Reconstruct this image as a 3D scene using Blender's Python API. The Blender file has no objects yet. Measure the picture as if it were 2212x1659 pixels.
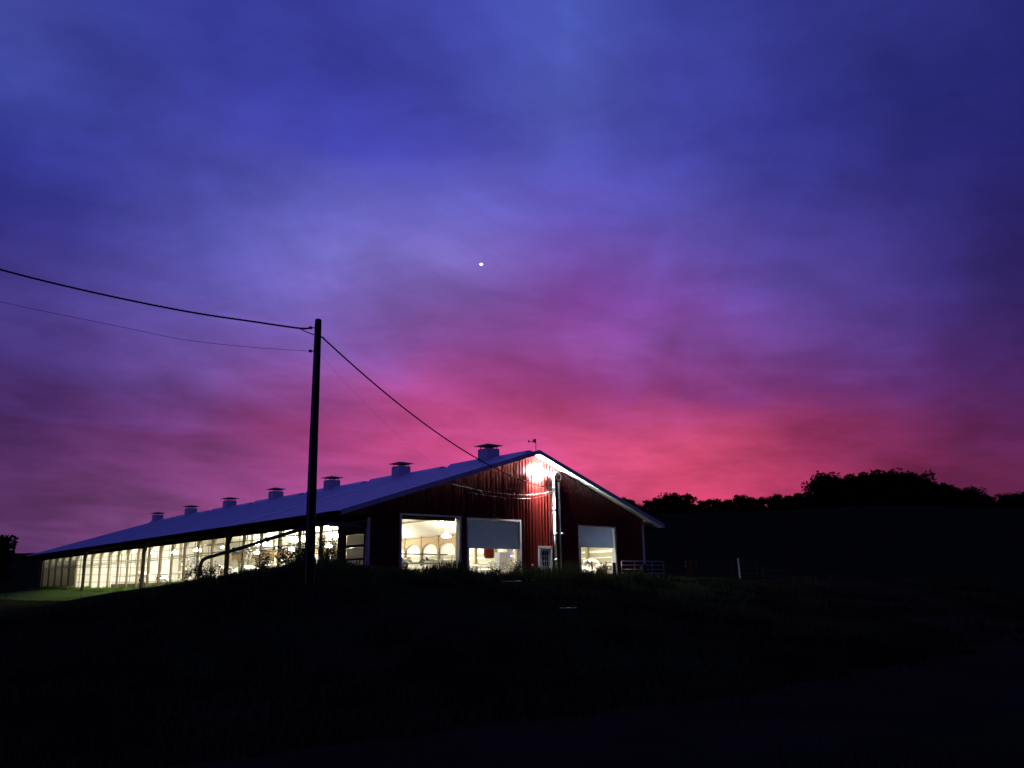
import bpy, math, random
import numpy as np
from mathutils import Vector, Matrix

random.seed(7)
SC = bpy.context.scene
COL = SC.collection
R_ = math.radians

# ------------------------------------------------------------------ camera
YAW, PITCH, ROLL = 0.70015, 0.22500, -0.01227
CAM = Vector((-24.36, -40.72, -0.29))
cam_d = bpy.data.cameras.new('camera')
cam_d.sensor_width = 36.0
cam_d.lens = 36.0 * 1925.35 / 2212.0
cam_d.clip_start = 0.1
cam_d.clip_end = 6000
cam = bpy.data.objects.new('camera', cam_d)
COL.objects.link(cam)
_f = Vector((math.sin(YAW) * math.cos(PITCH), math.cos(YAW) * math.cos(PITCH), math.sin(PITCH)))
_r = Vector((math.cos(YAW), -math.sin(YAW), 0))
_u = _r.cross(_f)
_r2 = _r * math.cos(ROLL) + _u * math.sin(ROLL)
_u2 = -_r * math.sin(ROLL) + _u * math.cos(ROLL)
M4 = Matrix(((_r2.x, _u2.x, -_f.x, CAM.x), (_r2.y, _u2.y, -_f.y, CAM.y), (_r2.z, _u2.z, -_f.z, CAM.z), (0, 0, 0, 1)))
cam.matrix_world = M4
SC.camera = cam

SC.view_settings.view_transform = 'Standard'
SC.view_settings.look = 'None'
SC.view_settings.exposure = 0.0
SC.view_settings.gamma = 1.0
SC.view_settings.use_curve_mapping = False


def lin(c):
    c = c / 255.0
    return c / 12.92 if c <= 0.04045 else ((c + 0.055) / 1.055) ** 2.4


# ------------------------------------------------------------------ dusk sky
# afterglow colours by azimuth (degrees clockwise from the barn's long axis) and elevation
SKY_STRENGTH = 1.0
SKY =  [[[94,57,103],[92,54,105],[81,45,100],[71,43,103],[71,50,124],[74,57,133],[56,51,129],[44,43,128],[47,53,142],[61,71,156],[70,78,165],[70,78,165],[70,78,165]],[[97,58,106],[97,57,107],[91,51,106],[82,46,103],[81,58,130],[81,63,142],[71,62,144],[56,54,138],[58,60,150],[60,66,155],[58,65,153],[55,63,150],[54,62,149]],[[124,69,122],[125,69,123],[126,66,124],[126,61,122],[114,75,149],[107,84,167],[95,85,171],[84,82,170],[76,77,168],[64,66,161],[52,56,145],[50,54,141],[50,53,141]],[[163,76,137],[165,76,138],[174,77,146],[173,70,133],[155,80,156],[133,92,177],[117,98,183],[115,108,197],[99,97,191],[64,65,164],[54,57,148],[55,59,149],[55,59,149]],[[192,75,138],[194,76,139],[202,80,147],[205,76,136],[184,78,151],[152,87,171],[131,99,184],[132,115,205],[109,104,200],[71,71,170],[64,68,163],[63,70,162],[63,70,162]],[[209,79,123],[211,80,125],[219,84,133],[215,80,134],[170,71,143],[149,80,163],[131,71,160],[116,80,170],[94,81,176],[85,87,184],[77,87,177],[71,84,174],[71,83,173]],[[190,62,95],[193,63,97],[201,67,103],[205,75,116],[141,60,127],[127,72,152],[116,73,160],[98,77,166],[81,76,168],[66,67,160],[62,65,155],[55,62,148],[56,64,150]],[[151,48,85],[156,49,87],[161,51,92],[150,52,99],[112,52,118],[101,64,142],[88,66,147],[75,64,148],[62,60,147],[53,54,142],[53,56,141],[51,55,137],[51,55,137]],[[99,36,73],[106,38,76],[105,38,78],[93,37,85],[79,42,105],[70,48,121],[59,47,121],[54,48,125],[45,43,121],[43,44,123],[45,47,125],[47,49,126],[48,50,128]],[[85,33,70],[88,34,73],[78,31,71],[71,33,85],[60,35,99],[50,39,110],[44,36,107],[41,36,107],[35,33,105],[34,34,106],[38,38,110],[38,38,110],[38,38,110]]]
SKY_AZ = [-36, -28, -20, -12, -5, 3, 11, 19, 27, 36]
SKY_EL = [0, 4, 6.5, 9, 12, 15, 18, 21, 24.5, 28, 32, 36, 42]
ZEN = (46, 50, 135)
side_l = [(70, 42, 80), (66, 42, 84), (60, 40, 85), (54, 38, 88), (46, 36, 92), (44, 38, 98), (42, 38, 104), (42, 40, 110), (42, 42, 116), (42, 44, 122), (42, 46, 126), (42, 47, 128), (44, 48, 132)]
side_r = [(40, 20, 48), (38, 20, 50), (34, 19, 54), (32, 20, 60), (30, 22, 68), (29, 24, 76), (28, 26, 84), (28, 28, 90), (29, 30, 96), (31, 33, 104), (34, 37, 110), (37, 41, 116), (40, 45, 124)]
back = [(9, 9, 16), (9, 9, 17), (10, 10, 20), (11, 11, 23), (12, 12, 27), (14, 14, 32), (16, 17, 38), (19, 20, 46), (22, 24, 56), (26, 28, 68), (30, 33, 82), (35, 39, 98), (40, 44, 114)]
COLS = [(-180, back), (-90, side_l)] + [(a, c) for a, c in zip(SKY_AZ, SKY)] + [(80, side_r), (180, back)]

world = bpy.data.worlds.new('World')
SC.world = world
world.use_nodes = True
wt = world.node_tree
wt.nodes.clear()
N = wt.nodes.new
L = wt.links.new


def wmath(op, a=None, b=None, c=None, clamp=False):
    n = N('ShaderNodeMath'); n.operation = op; n.use_clamp = clamp
    for i, v in enumerate((a, b, c)):
        if v is None: continue
        if isinstance(v, (int, float)): n.inputs[i].default_value = v
        else: L(v, n.inputs[i])
    return n.outputs[0]


tc = N('ShaderNodeTexCoord')
nrm = N('ShaderNodeVectorMath'); nrm.operation = 'NORMALIZE'
L(tc.outputs['Generated'], nrm.inputs[0])
sep = N('ShaderNodeSeparateXYZ'); L(nrm.outputs[0], sep.inputs[0])
sx, sy, sz = sep.outputs
el = wmath('MULTIPLY', wmath('ARCSINE', sz), 180 / math.pi)
# azimuth measured clockwise from the direction of the afterglow
cx = wmath('SUBTRACT', wmath('MULTIPLY', sx, math.cos(YAW)), wmath('MULTIPLY', sy, math.sin(YAW)))
cy = wmath('ADD', wmath('MULTIPLY', sx, math.sin(YAW)), wmath('MULTIPLY', sy, math.cos(YAW)))
az0 = wmath('MULTIPLY', wmath('ARCTAN2', cx, cy), 180 / math.pi)
# cloud layer: project the direction on a flat deck overhead, stretched along the wind
den = wmath('ADD', wmath('MAXIMUM', sz, 0.0), 0.16)
px = wmath('DIVIDE', cx, den)
py = wmath('DIVIDE', cy, den)
wa = R_(10)
wu = wmath('ADD', wmath('MULTIPLY', px, math.sin(wa)), wmath('MULTIPLY', py, math.cos(wa)))   # along wind
wv = wmath('SUBTRACT', wmath('MULTIPLY', px, math.cos(wa)), wmath('MULTIPLY', py, math.sin(wa)))


def noise(vec, scale, detail, rough=0.5, dist=0.0):
    n = N('ShaderNodeTexNoise'); n.inputs['Scale'].default_value = scale
    n.inputs['Detail'].default_value = detail; n.inputs['Roughness'].default_value = rough
    n.inputs['Distortion'].default_value = dist
    L(vec, n.inputs['Vector'])
    return n.outputs['Fac']


def comb(x, y, z=0.0):
    n = N('ShaderNodeCombineXYZ')
    for i, v in enumerate((x, y, z)):
        if isinstance(v, (int, float)): n.inputs[i].default_value = v
        else: L(v, n.inputs[i])
    return n.outputs[0]


n1 = noise(comb(wmath('MULTIPLY', wu, 0.62), wmath('MULTIPLY', wv, 1.15), 3.7), 1.5, 5, 0.52, 0.5)
wb = R_(-32)
wu2 = wmath('ADD', wmath('MULTIPLY', px, math.sin(wb)), wmath('MULTIPLY', py, math.cos(wb)))
wv2 = wmath('SUBTRACT', wmath('MULTIPLY', px, math.cos(wb)), wmath('MULTIPLY', py, math.sin(wb)))
n2 = noise(comb(wmath('MULTIPLY', wu2, 1.0), wmath('MULTIPLY', wv2, 0.55), 8.1), 3.2, 7, 0.58, 0.45)
# thin layered bands hugging the horizon
n3 = noise(comb(wmath('MULTIPLY', az0, 0.035), wmath('MULTIPLY', wmath('ADD', el, wmath('MULTIPLY', az0, 0.07)), 0.45), 1.3), 1.0, 4, 0.5, 0.5)
low_w = wmath('SUBTRACT', 1.0, wmath('DIVIDE', el, 20.0), clamp=True)
n4 = noise(comb(wmath('MULTIPLY', cx, 1.0), wmath('MULTIPLY', cy, 1.0), wmath('MULTIPLY', sz, 2.5)), 3.0, 4, 0.5, 0.3)
# warp the gradient a little so that it does not read as a clean ramp
el_w = wmath('ADD', el, wmath('MULTIPLY', low_w, wmath('MULTIPLY', wmath('SUBTRACT', n3, 0.5), 6.0)))
el_w = wmath('ADD', el_w, wmath('MULTIPLY', wmath('SUBTRACT', n1, 0.5), 6.0))
az = wmath('ADD', az0, wmath('MULTIPLY', wmath('SUBTRACT', n4, 0.5), 9.0))
elf = wmath('DIVIDE', wmath('MAXIMUM', el_w, 0.0), 90.0)

prev = None
for i, (a, cols) in enumerate(COLS):
    rp = N('ShaderNodeValToRGB')
    cr = rp.color_ramp
    cr.interpolation = 'LINEAR'
    stops = [(e / 90.0, c) for e, c in zip(SKY_EL, cols)] + [(0.75, ZEN)]
    cr.elements[0].position = stops[0][0]; cr.elements[1].position = stops[-1][0]
    for p_, c_ in stops[1:-1]:
        cr.elements.new(p_)
    for e_, (p_, c_) in zip(cr.elements, stops):
        e_.position = p_
        e_.color = (lin(c_[0]), lin(c_[1]), lin(c_[2]), 1)
    L(elf, rp.inputs[0])
    if prev is None:
        prev = rp.outputs[0]
    else:
        a0 = COLS[i - 1][0]
        mr = N('ShaderNodeMapRange'); mr.interpolation_type = 'SMOOTHSTEP' if abs(a) > 40 or abs(a0) > 40 else 'LINEAR'
        L(az, mr.inputs['Value'])
        mr.inputs['From Min'].default_value = a0; mr.inputs['From Max'].default_value = a
        mx = N('ShaderNodeMix'); mx.data_type = 'RGBA'
        L(mr.outputs[0], mx.inputs[0]); L(prev, mx.inputs[6]); L(rp.outputs[0], mx.inputs[7])
        prev = mx.outputs[2]
# cloud brightening / darkening
k = wmath('ADD', 1.0, wmath('MULTIPLY', wmath('SUBTRACT', n1, 0.5), 1.25))
k = wmath('MULTIPLY', k, wmath('ADD', 1.0, wmath('MULTIPLY', wmath('SUBTRACT', n2, 0.5), 0.95)))
k = wmath('MULTIPLY', k, wmath('ADD', 1.0, wmath('MULTIPLY', low_w, wmath('MULTIPLY', wmath('SUBTRACT', n3, 0.5), 0.9))))
n5 = noise(comb(wmath('MULTIPLY', wu, 1.6), wmath('MULTIPLY', wv2, 1.0), 2.2), 7.0, 6, 0.62, 0.3)
k = wmath('MULTIPLY', k, wmath('ADD', 1.0, wmath('MULTIPLY', wmath('SUBTRACT', n5, 0.5), 0.24)))
k = wmath('MAXIMUM', k, 0.45)
vm = N('ShaderNodeVectorMath'); vm.operation = 'SCALE'
L(prev, vm.inputs[0]); L(k, vm.inputs[3])
hs = N('ShaderNodeHueSaturation'); hs.inputs['Saturation'].default_value = 1.0; hs.inputs['Value'].default_value = 0.95
L(vm.outputs[0], hs.inputs['Color'])
bg = N('ShaderNodeBackground'); L(hs.outputs[0], bg.inputs['Color']); bg.inputs['Strength'].default_value = SKY_STRENGTH
wo = N('ShaderNodeOutputWorld'); L(bg.outputs[0], wo.inputs[0])

# ------------------------------------------------------------------ helpers


class MB:
    def __init__(s):
        s.v = []; s.f = []

    def quad(s, a, b, c, d):
        i = len(s.v); s.v += [tuple(a), tuple(b), tuple(c), tuple(d)]; s.f.append((i, i + 1, i + 2, i + 3)); return s

    def tri(s, a, b, c):
        i = len(s.v); s.v += [tuple(a), tuple(b), tuple(c)]; s.f.append((i, i + 1, i + 2)); return s

    def box(s, x0, y0, z0, x1, y1, z1):
        i = len(s.v)
        s.v += [(x0, y0, z0), (x1, y0, z0), (x1, y1, z0), (x0, y1, z0), (x0, y0, z1), (x1, y0, z1), (x1, y1, z1), (x0, y1, z1)]
        for q in ((0, 3, 2, 1), (4, 5, 6, 7), (0, 1, 5, 4), (1, 2, 6, 5), (2, 3, 7, 6), (3, 0, 4, 7)):
            s.f.append(tuple(i + k for k in q))
        return s

    def prism(s, poly, axis, a, b):
        """poly: 2-D outline in the two other axes, extruded along axis from a to b"""
        n = len(poly); i = len(s.v)

        def P(p, t):
            if axis == 0: return (t, p[0], p[1])
            if axis == 1: return (p[0], t, p[1])
            return (p[0], p[1], t)
        s.v += [P(p, a) for p in poly] + [P(p, b) for p in poly]
        s.f.append(tuple(i + k for k in range(n))); s.f.append(tuple(i + n + k for k in reversed(range(n))))
        for k in range(n):
            k2 = (k + 1) % n
            s.f.append((i + k, i + n + k, i + n + k2, i + k2))
        return s

    def tube(s, pts, r, n=8, cap=True):
        pts = [Vector(p) for p in pts]
        rs = r if isinstance(r, (list, tuple)) else [r] * len(pts)
        base = len(s.v)
        up = Vector((0, 0, 1))
        for k, p in enumerate(pts):
            if k == 0: d = pts[1] - pts[0]
            elif k == len(pts) - 1: d = pts[-1] - pts[-2]
            else: d = (pts[k + 1] - pts[k]).normalized() + (pts[k] - pts[k - 1]).normalized()
            if d.length < 1e-9: d = Vector((0, 0, 1))
            d.normalize()
            a = d.cross(up)
            if a.length < 0.05: a = d.cross(Vector((1, 0, 0)))
            a.normalize(); b = d.cross(a)
            for j in range(n):
                t = 2 * math.pi * j / n
                s.v.append(tuple(p + (a * math.cos(t) + b * math.sin(t)) * rs[k]))
        for k in range(len(pts) - 1):
            for j in range(n):
                j2 = (j + 1) % n
                s.f.append((base + k * n + j, base + k * n + j2, base + (k + 1) * n + j2, base + (k + 1) * n + j))
        if cap:
            s.f.append(tuple(base + j for j in reversed(range(n))))
            s.f.append(tuple(base + (len(pts) - 1) * n + j for j in range(n)))
        return s

    def lathe(s, prof, c, n=16):
        """prof: list of (radius, z)"""
        return s._lathe(prof, c, n)

    def _lathe(s, prof, c, n):
        base = len(s.v)
        for r, z in prof:
            for j in range(n):
                t = 2 * math.pi * j / n
                s.v.append((c[0] + r * math.cos(t), c[1] + r * math.sin(t), c[2] + z))
        for k in range(len(prof) - 1):
            for j in range(n):
                j2 = (j + 1) % n
                s.f.append((base + k * n + j, base + k * n + j2, base + (k + 1) * n + j2, base + (k + 1) * n + j))
        s.f.append(tuple(base + j for j in reversed(range(n))))
        s.f.append(tuple(base + (len(prof) - 1) * n + j for j in range(n)))
        return s

    def mesh(s, name):
        m = bpy.data.meshes.new(name); m.from_pydata(s.v, [], s.f); m.update(); return m

    def build(s, name, mat, parent=None, smooth=False, label=None, kind=None):
        m = s.mesh(name)
        if mat: m.materials.append(mat)
        if smooth:
            m.polygons.foreach_set('use_smooth', [True] * len(m.polygons))
        o = bpy.data.objects.new(name, m); COL.objects.link(o)
        if parent is not None: o.parent = parent
        if label: o['label'] = label
        if kind: o['kind'] = kind
        return o


def tag(o, label, cat, group=None):
    o['label'] = label; o['category'] = cat
    if group: o['group'] = group
    return o


def thing(name, label, cat, loc=(0, 0, 0), rz=0.0, group=None):
    o = bpy.data.objects.new(name, None); COL.objects.link(o)
    o.location = loc; o.rotation_euler = (0, 0, rz)
    o.empty_display_size = 0.3
    return tag(o, label, cat, group)


def copy_tree(o, parent=None):
    c = o.copy(); COL.objects.link(c)
    if parent is not None: c.parent = parent
    for ch in list(o.children): copy_tree(ch, c)
    return c


def place(o, loc, rz, label, group=None, scale=None):
    o.location = loc; o.rotation_euler = (0, 0, rz)
    if scale: o.scale = scale if isinstance(scale, tuple) else (scale,) * 3
    o['label'] = label
    if group: o['group'] = group
    return o


def material(name, col, rough=0.6, metal=0.0, col2=None, nscale=3.0, bump=0.0, bscale=20.0, emit=None, estr=0.0,
             objvar=0.0, stretch=(1, 1, 1), spec=0.5):
    m = bpy.data.materials.new(name); m.use_nodes = True
    t = m.node_tree; b = t.nodes['Principled BSDF']
    b.inputs['Roughness'].default_value = rough; b.inputs['Metallic'].default_value = metal
    b.inputs['Specular IOR Level'].default_value = spec
    b.inputs['Base Color'].default_value = (*col, 1)
    tcn = t.nodes.new('ShaderNodeTexCoord'); mp = t.nodes.new('ShaderNodeMapping')
    mp.inputs['Scale'].default_value = stretch
    t.links.new(tcn.outputs['Object'], mp.inputs[0])
    if col2 is None: col2 = tuple(c * 0.72 for c in col)
    nz = t.nodes.new('ShaderNodeTexNoise'); nz.inputs['Scale'].default_value = nscale; nz.inputs['Detail'].default_value = 6
    t.links.new(mp.outputs[0], nz.inputs['Vector'])
    rp = t.nodes.new('ShaderNodeMapRange'); rp.inputs['From Min'].default_value = 0.35; rp.inputs['From Max'].default_value = 0.68
    t.links.new(nz.outputs['Fac'], rp.inputs[0])
    mx = t.nodes.new('ShaderNodeMix'); mx.data_type = 'RGBA'
    mx.inputs[6].default_value = (*col, 1); mx.inputs[7].default_value = (*col2, 1)
    t.links.new(rp.outputs[0], mx.inputs[0])
    out = mx.outputs[2]
    if objvar:
        oi = t.nodes.new('ShaderNodeObjectInfo')
        hv = t.nodes.new('ShaderNodeHueSaturation')
        mr = t.nodes.new('ShaderNodeMapRange'); mr.inputs['To Min'].default_value = 1 - objvar; mr.inputs['To Max'].default_value = 1 + objvar
        t.links.new(oi.outputs['Random'], mr.inputs[0]); t.links.new(mr.outputs[0], hv.inputs['Value'])
        t.links.new(out, hv.inputs['Color']); out = hv.outputs[0]
    t.links.new(out, b.inputs['Base Color'])
    if bump:
        n2_ = t.nodes.new('ShaderNodeTexNoise'); n2_.inputs['Scale'].default_value = bscale; n2_.inputs['Detail'].default_value = 5
        t.links.new(mp.outputs[0], n2_.inputs['Vector'])
        bp = t.nodes.new('ShaderNodeBump'); bp.inputs['Strength'].default_value = bump; bp.inputs['Distance'].default_value = 0.05
        t.links.new(n2_.outputs['Fac'], bp.inputs['Height']); t.links.new(bp.outputs[0], b.inputs['Normal'])
    if emit:
        b.inputs['Emission Color'].default_value = (*emit, 1); b.inputs['Emission Strength'].default_value = estr
    return m


MT = dict(
    red=material('red_steel', (0.098, 0.0090, 0.0072), 0.30, col2=(0.074, 0.0070, 0.0056), nscale=1.2, stretch=(1, 1, 0.25), spec=0.3),
    roof=material('white_roof_steel', (0.84, 0.84, 0.88), 0.36, col2=(0.74, 0.74, 0.78), nscale=0.7, bump=0.15, bscale=1.5, stretch=(0.35, 1, 1), objvar=0.045),
    trim=material('white_trim', (0.70, 0.70, 0.68), 0.5, col2=(0.55, 0.55, 0.53), nscale=2),
    fascia=material('grey_fascia_steel', (0.74, 0.72, 0.70), 0.45, col2=(0.62, 0.60, 0.60), nscale=1.2),
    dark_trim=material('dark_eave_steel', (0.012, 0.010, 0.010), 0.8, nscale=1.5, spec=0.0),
    ceiling=material('white_liner_steel', (0.80, 0.78, 0.70), 0.5, col2=(0.72, 0.70, 0.61), nscale=0.8),
    wood=material('pale_treated_timber', (0.24, 0.20, 0.11), 0.75, col2=(0.16, 0.13, 0.07), nscale=3, stretch=(4, 4, 0.6), bump=0.2, objvar=0.12),
    tan=material('tan_plywood', (0.36, 0.24, 0.12), 0.7, col2=(0.28, 0.18, 0.09), nscale=2, objvar=0.1),
    curtain=material('white_curtain', (0.72, 0.70, 0.66), 0.7, col2=(0.60, 0.58, 0.52), nscale=1.5),
    door=material('white_door_sheet', (0.62, 0.66, 0.72), 0.45, col2=(0.50, 0.54, 0.60), nscale=1.3, bump=0.1, bscale=3),
    concrete=material('concrete_floor', (0.30, 0.28, 0.24), 0.8, col2=(0.18, 0.16, 0.12), nscale=0.9, bump=0.3, bscale=9),
    galv=material('galvanised_tube', (0.58, 0.57, 0.56), 0.5, metal=0.15, col2=(0.42, 0.41, 0.40), nscale=5),
    pole=material('creosoted_pole', (0.045, 0.032, 0.024), 0.85, col2=(0.028, 0.02, 0.016), nscale=3, stretch=(5, 5, 0.4), bump=0.5, bscale=12),
    cable=material('black_cable', (0.02, 0.02, 0.024), 0.6),
    white_pvc=material('white_plastic_pipe', (0.76, 0.76, 0.76), 0.35, col2=(0.62, 0.62, 0.62), nscale=3),
    rust=material('rusty_steel', (0.045, 0.028, 0.018), 0.75, col2=(0.025, 0.017, 0.013), nscale=6, bump=0.3),
    darkwood=material('weathered_dark_post', (0.020, 0.016, 0.013), 0.9, col2=(0.012, 0.010, 0.008), nscale=4, stretch=(4, 4, 0.5), bump=0.4),
    glass=material('dark_window_glass', (0.02, 0.025, 0.03), 0.08),
    cow=None,
    beige=material('beige_board', (0.50, 0.42, 0.26), 0.7, col2=(0.40, 0.33, 0.19), nscale=2, bump=0.2),
    brush=material('red_nylon_bristle', (0.42, 0.02, 0.015), 0.7, col2=(0.25, 0.012, 0.01), nscale=18, bump=0.6, bscale=60),
    redpaint=material('faded_red_paint', (0.045, 0.009, 0.009), 0.8, nscale=5, spec=0.1),
    leaf=material('weed_leaf', (0.045, 0.062, 0.024), 0.7, col2=(0.024, 0.034, 0.014), nscale=0.8, objvar=0.15, spec=0.08),
    grass=material('grass_blade', (0.020, 0.022, 0.011), 0.9, col2=(0.032, 0.029, 0.020), nscale=0.35, spec=0.05),
    lawn=material('lawn_ground', (0.026, 0.036, 0.010), 1.0, col2=(0.030, 0.028, 0.012), nscale=0.25, bump=0.7, bscale=2.5, spec=0.0),
    gravel=material('gravel_lane', (0.040, 0.033, 0.020), 1.0, col2=(0.022, 0.018, 0.011), nscale=0.5, bump=0.8, bscale=14, spec=0.0),
    tree=material('tree_foliage', (0.024, 0.036, 0.012), 0.9, col2=(0.016, 0.026, 0.009), nscale=0.3, objvar=0.2, spec=0.03),
    bark=material('tree_bark', (0.05, 0.04, 0.03), 0.9, nscale=3, bump=0.4),
    lampglow=material('lamp_refractor', (0.9, 0.88, 0.8), 0.3, emit=(1.0, 0.95, 0.80), estr=310.0),
    yardglow=material('yard_light_lens', (0.9, 0.9, 0.9), 0.3, emit=(0.95, 0.97, 1.0), estr=26000.0),
    blueglow=material('blue_indicator_lens', (0.1, 0.1, 0.9), 0.3, emit=(0.18, 0.16, 1.0), estr=9.0),
    star=material('evening_star_light', (1, 1, 1), 0.5, emit=(0.80, 0.88, 1.0), estr=2.2),
    housing=material('lamp_housing', (0.45, 0.45, 0.44), 0.4, metal=0.3, nscale=5),
    feed=material('chopped_hay', (0.42, 0.40, 0.22), 0.9, col2=(0.30, 0.28, 0.13), nscale=8, bump=0.8, bscale=25),
)
MT['lit_grass'] = material('barn_lit_grass', (0.085, 0.135, 0.03), 0.8, col2=(0.06, 0.10, 0.022), nscale=0.5, spec=0.08)  # brighter grass copy: light spilling from the barn is painted into it
MT['khaki'] = material('khaki_board', (0.30, 0.29, 0.20), 0.75, col2=(0.24, 0.23, 0.15), nscale=1.5)
MT['brown'] = material('dark_brown_boards', (0.17, 0.11, 0.045), 0.8, col2=(0.12, 0.075, 0.03), nscale=2)
MT['dim_galv'] = material('dim_galvanised_tube', (0.055, 0.052, 0.05), 0.8, col2=(0.03, 0.028, 0.027), nscale=5, spec=0.1)  # galvanised tube again, darkened so the fences look dim
MT['wire'] = material('bare_pale_wire', (0.40, 0.39, 0.38), 0.7)


def translucent(mat, col, fac):
    t_ = mat.node_tree
    tr = t_.nodes.new('ShaderNodeBsdfTranslucent'); tr.inputs[0].default_value = (*col, 1)
    mx_ = t_.nodes.new('ShaderNodeMixShader'); mx_.inputs[0].default_value = fac
    t_.links.new(t_.nodes['Principled BSDF'].outputs[0], mx_.inputs[1]); t_.links.new(tr.outputs[0], mx_.inputs[2])
    t_.links.new(mx_.outputs[0], [n for n in t_.nodes if n.type == 'OUTPUT_MATERIAL'][0].inputs[0])


translucent(MT['leaf'], (0.06, 0.085, 0.03), 0.28)
translucent(MT['beige'], (0.62, 0.52, 0.34), 0.5)
translucent(MT['lit_grass'], (0.16, 0.28, 0.05), 0.40)
translucent(MT['grass'], (0.018, 0.022, 0.010), 0.2)
MT['glare'] = material('yard_light_glare', (0.9, 0.9, 0.9), 0.3, emit=(0.97, 0.98, 1.0), estr=260.0)
MT['light_block'] = material('milky_light_block', (0.5, 0.5, 0.5), 0.5)
translucent(MT['light_block'], (0.4, 0.4, 0.4), 0.3)
MT['pane_sheet'] = material('cloudy_pane_sheet', (0.55, 0.53, 0.50), 0.6, nscale=1.5)
translucent(MT['pane_sheet'], (0.55, 0.53, 0.48), 0.6)
_t = MT['door'].node_tree
_tr = _t.nodes.new('ShaderNodeBsdfTranslucent'); _tr.inputs[0].default_value = (0.62, 0.74, 0.95, 1)
_mx = _t.nodes.new('ShaderNodeMixShader'); _mx.inputs[0].default_value = 0.17
_t.links.new(_t.nodes['Principled BSDF'].outputs[0], _mx.inputs[1]); _t.links.new(_tr.outputs[0], _mx.inputs[2])
_t.links.new(_mx.outputs[0], [n for n in _t.nodes if n.type == 'OUTPUT_MATERIAL'][0].inputs[0])
# holstein coat: black and white patches, different on each animal
m = bpy.data.materials.new('holstein_coat'); m.use_nodes = True
t = m.node_tree; b = t.nodes['Principled BSDF']; b.inputs['Roughness'].default_value = 0.75
tcn = t.nodes.new('ShaderNodeTexCoord'); oi = t.nodes.new('ShaderNodeObjectInfo')
vm_ = t.nodes.new('ShaderNodeVectorMath'); vm_.operation = 'ADD'
sc_ = t.nodes.new('ShaderNodeVectorMath'); sc_.operation = 'SCALE'
cmb = t.nodes.new('ShaderNodeCombineXYZ')
for i in range(3): t.links.new(oi.outputs['Random'], cmb.inputs[i])
t.links.new(cmb.outputs[0], sc_.inputs[0]); sc_.inputs[3].default_value = 37.0
t.links.new(tcn.outputs['Object'], vm_.inputs[0]); t.links.new(sc_.outputs[0], vm_.inputs[1])
nz = t.nodes.new('ShaderNodeTexNoise'); nz.inputs['Scale'].default_value = 1.5; nz.inputs['Detail'].default_value = 2
t.links.new(vm_.outputs[0], nz.inputs['Vector'])
rp = t.nodes.new('ShaderNodeMapRange'); rp.inputs['From Min'].default_value = 0.53; rp.inputs['From Max'].default_value = 0.55
t.links.new(nz.outputs['Fac'], rp.inputs[0])
mx = t.nodes.new('ShaderNodeMix'); mx.data_type = 'RGBA'
mx.inputs[6].default_value = (0.78, 0.74, 0.66, 1); mx.inputs[7].default_value = (0.03, 0.025, 0.02, 1)
t.links.new(rp.outputs[0], mx.inputs[0]); t.links.new(mx.outputs[2], b.inputs['Base Color'])
MT['cow'] = m

# ------------------------------------------------------------------ ground


def sstep(a, b, x):
    t_ = np.clip((x - a) / (b - a), 0, 1); return t_ * t_ * (3 - 2 * t_)


def ground_z(x, y):
    x = np.asarray(x, float); y = np.asarray(y, float)
    # distance outside the yard round the barn
    front = np.maximum(-6.0 - y, 0)
    left = np.maximum(-3.0 - x, 0)
    z = -2.0 * sstep(0, 22, front)
    zl = -0.115 * np.minimum(np.maximum(-0.5 - x, 0), 15) * sstep(-4, 12, y)
    zl2 = -0.02 * np.minimum(left, 30) * (1 - sstep(8, 30, y)) - 0.14 * np.clip(-12.5 - x, 0, 10) * (1 - sstep(-4, 12, y))
    z = np.maximum(z + zl + zl2, -2.05)
    # weedy bank in front of the gable and round the pole
    z = z + 0.32 * np.exp(-((y + 6.5) / 3.5) ** 2) * sstep(-4, 2, x) * (1 - sstep(13, 17, x))
    z = z + (1 - sstep(-6, -1, x) * sstep(-6, -1, y)) * 0.75 * np.exp(-(((x + 6.0) / 4.4) ** 2 + ((y + 6.0) / 6.0) ** 2))
    z = z + 0.35 * np.exp(-(((x + 10.) / 4.0) ** 2 + ((y + 13.0) / 4.0) ** 2))
    r = np.hypot(x - CAM.x, y - CAM.y)
    a = np.degrees(np.arctan2(x - CAM.x, y - CAM.y)) - math.degrees(YAW)
    hill = 26.0 - 11.5 * (1 - sstep(-12, 5, a)) + 2.0 * np.exp(-((a - 22.0) / 6.0) ** 2)
    hill = hill * (np.abs(a) < 75) + 6.0 * (np.abs(a) >= 75)
    dep = r * np.cos(np.radians(np.clip(a, -60, 60)))
    h = hill * sstep(115, 350, dep)
    h = h + 0.25 * np.sin(x * 0.11 + 1) * np.sin(y * 0.13) * sstep(20, 80, r)
    return z + h


def gz(x, y): return float(ground_z(x, y))


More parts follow.
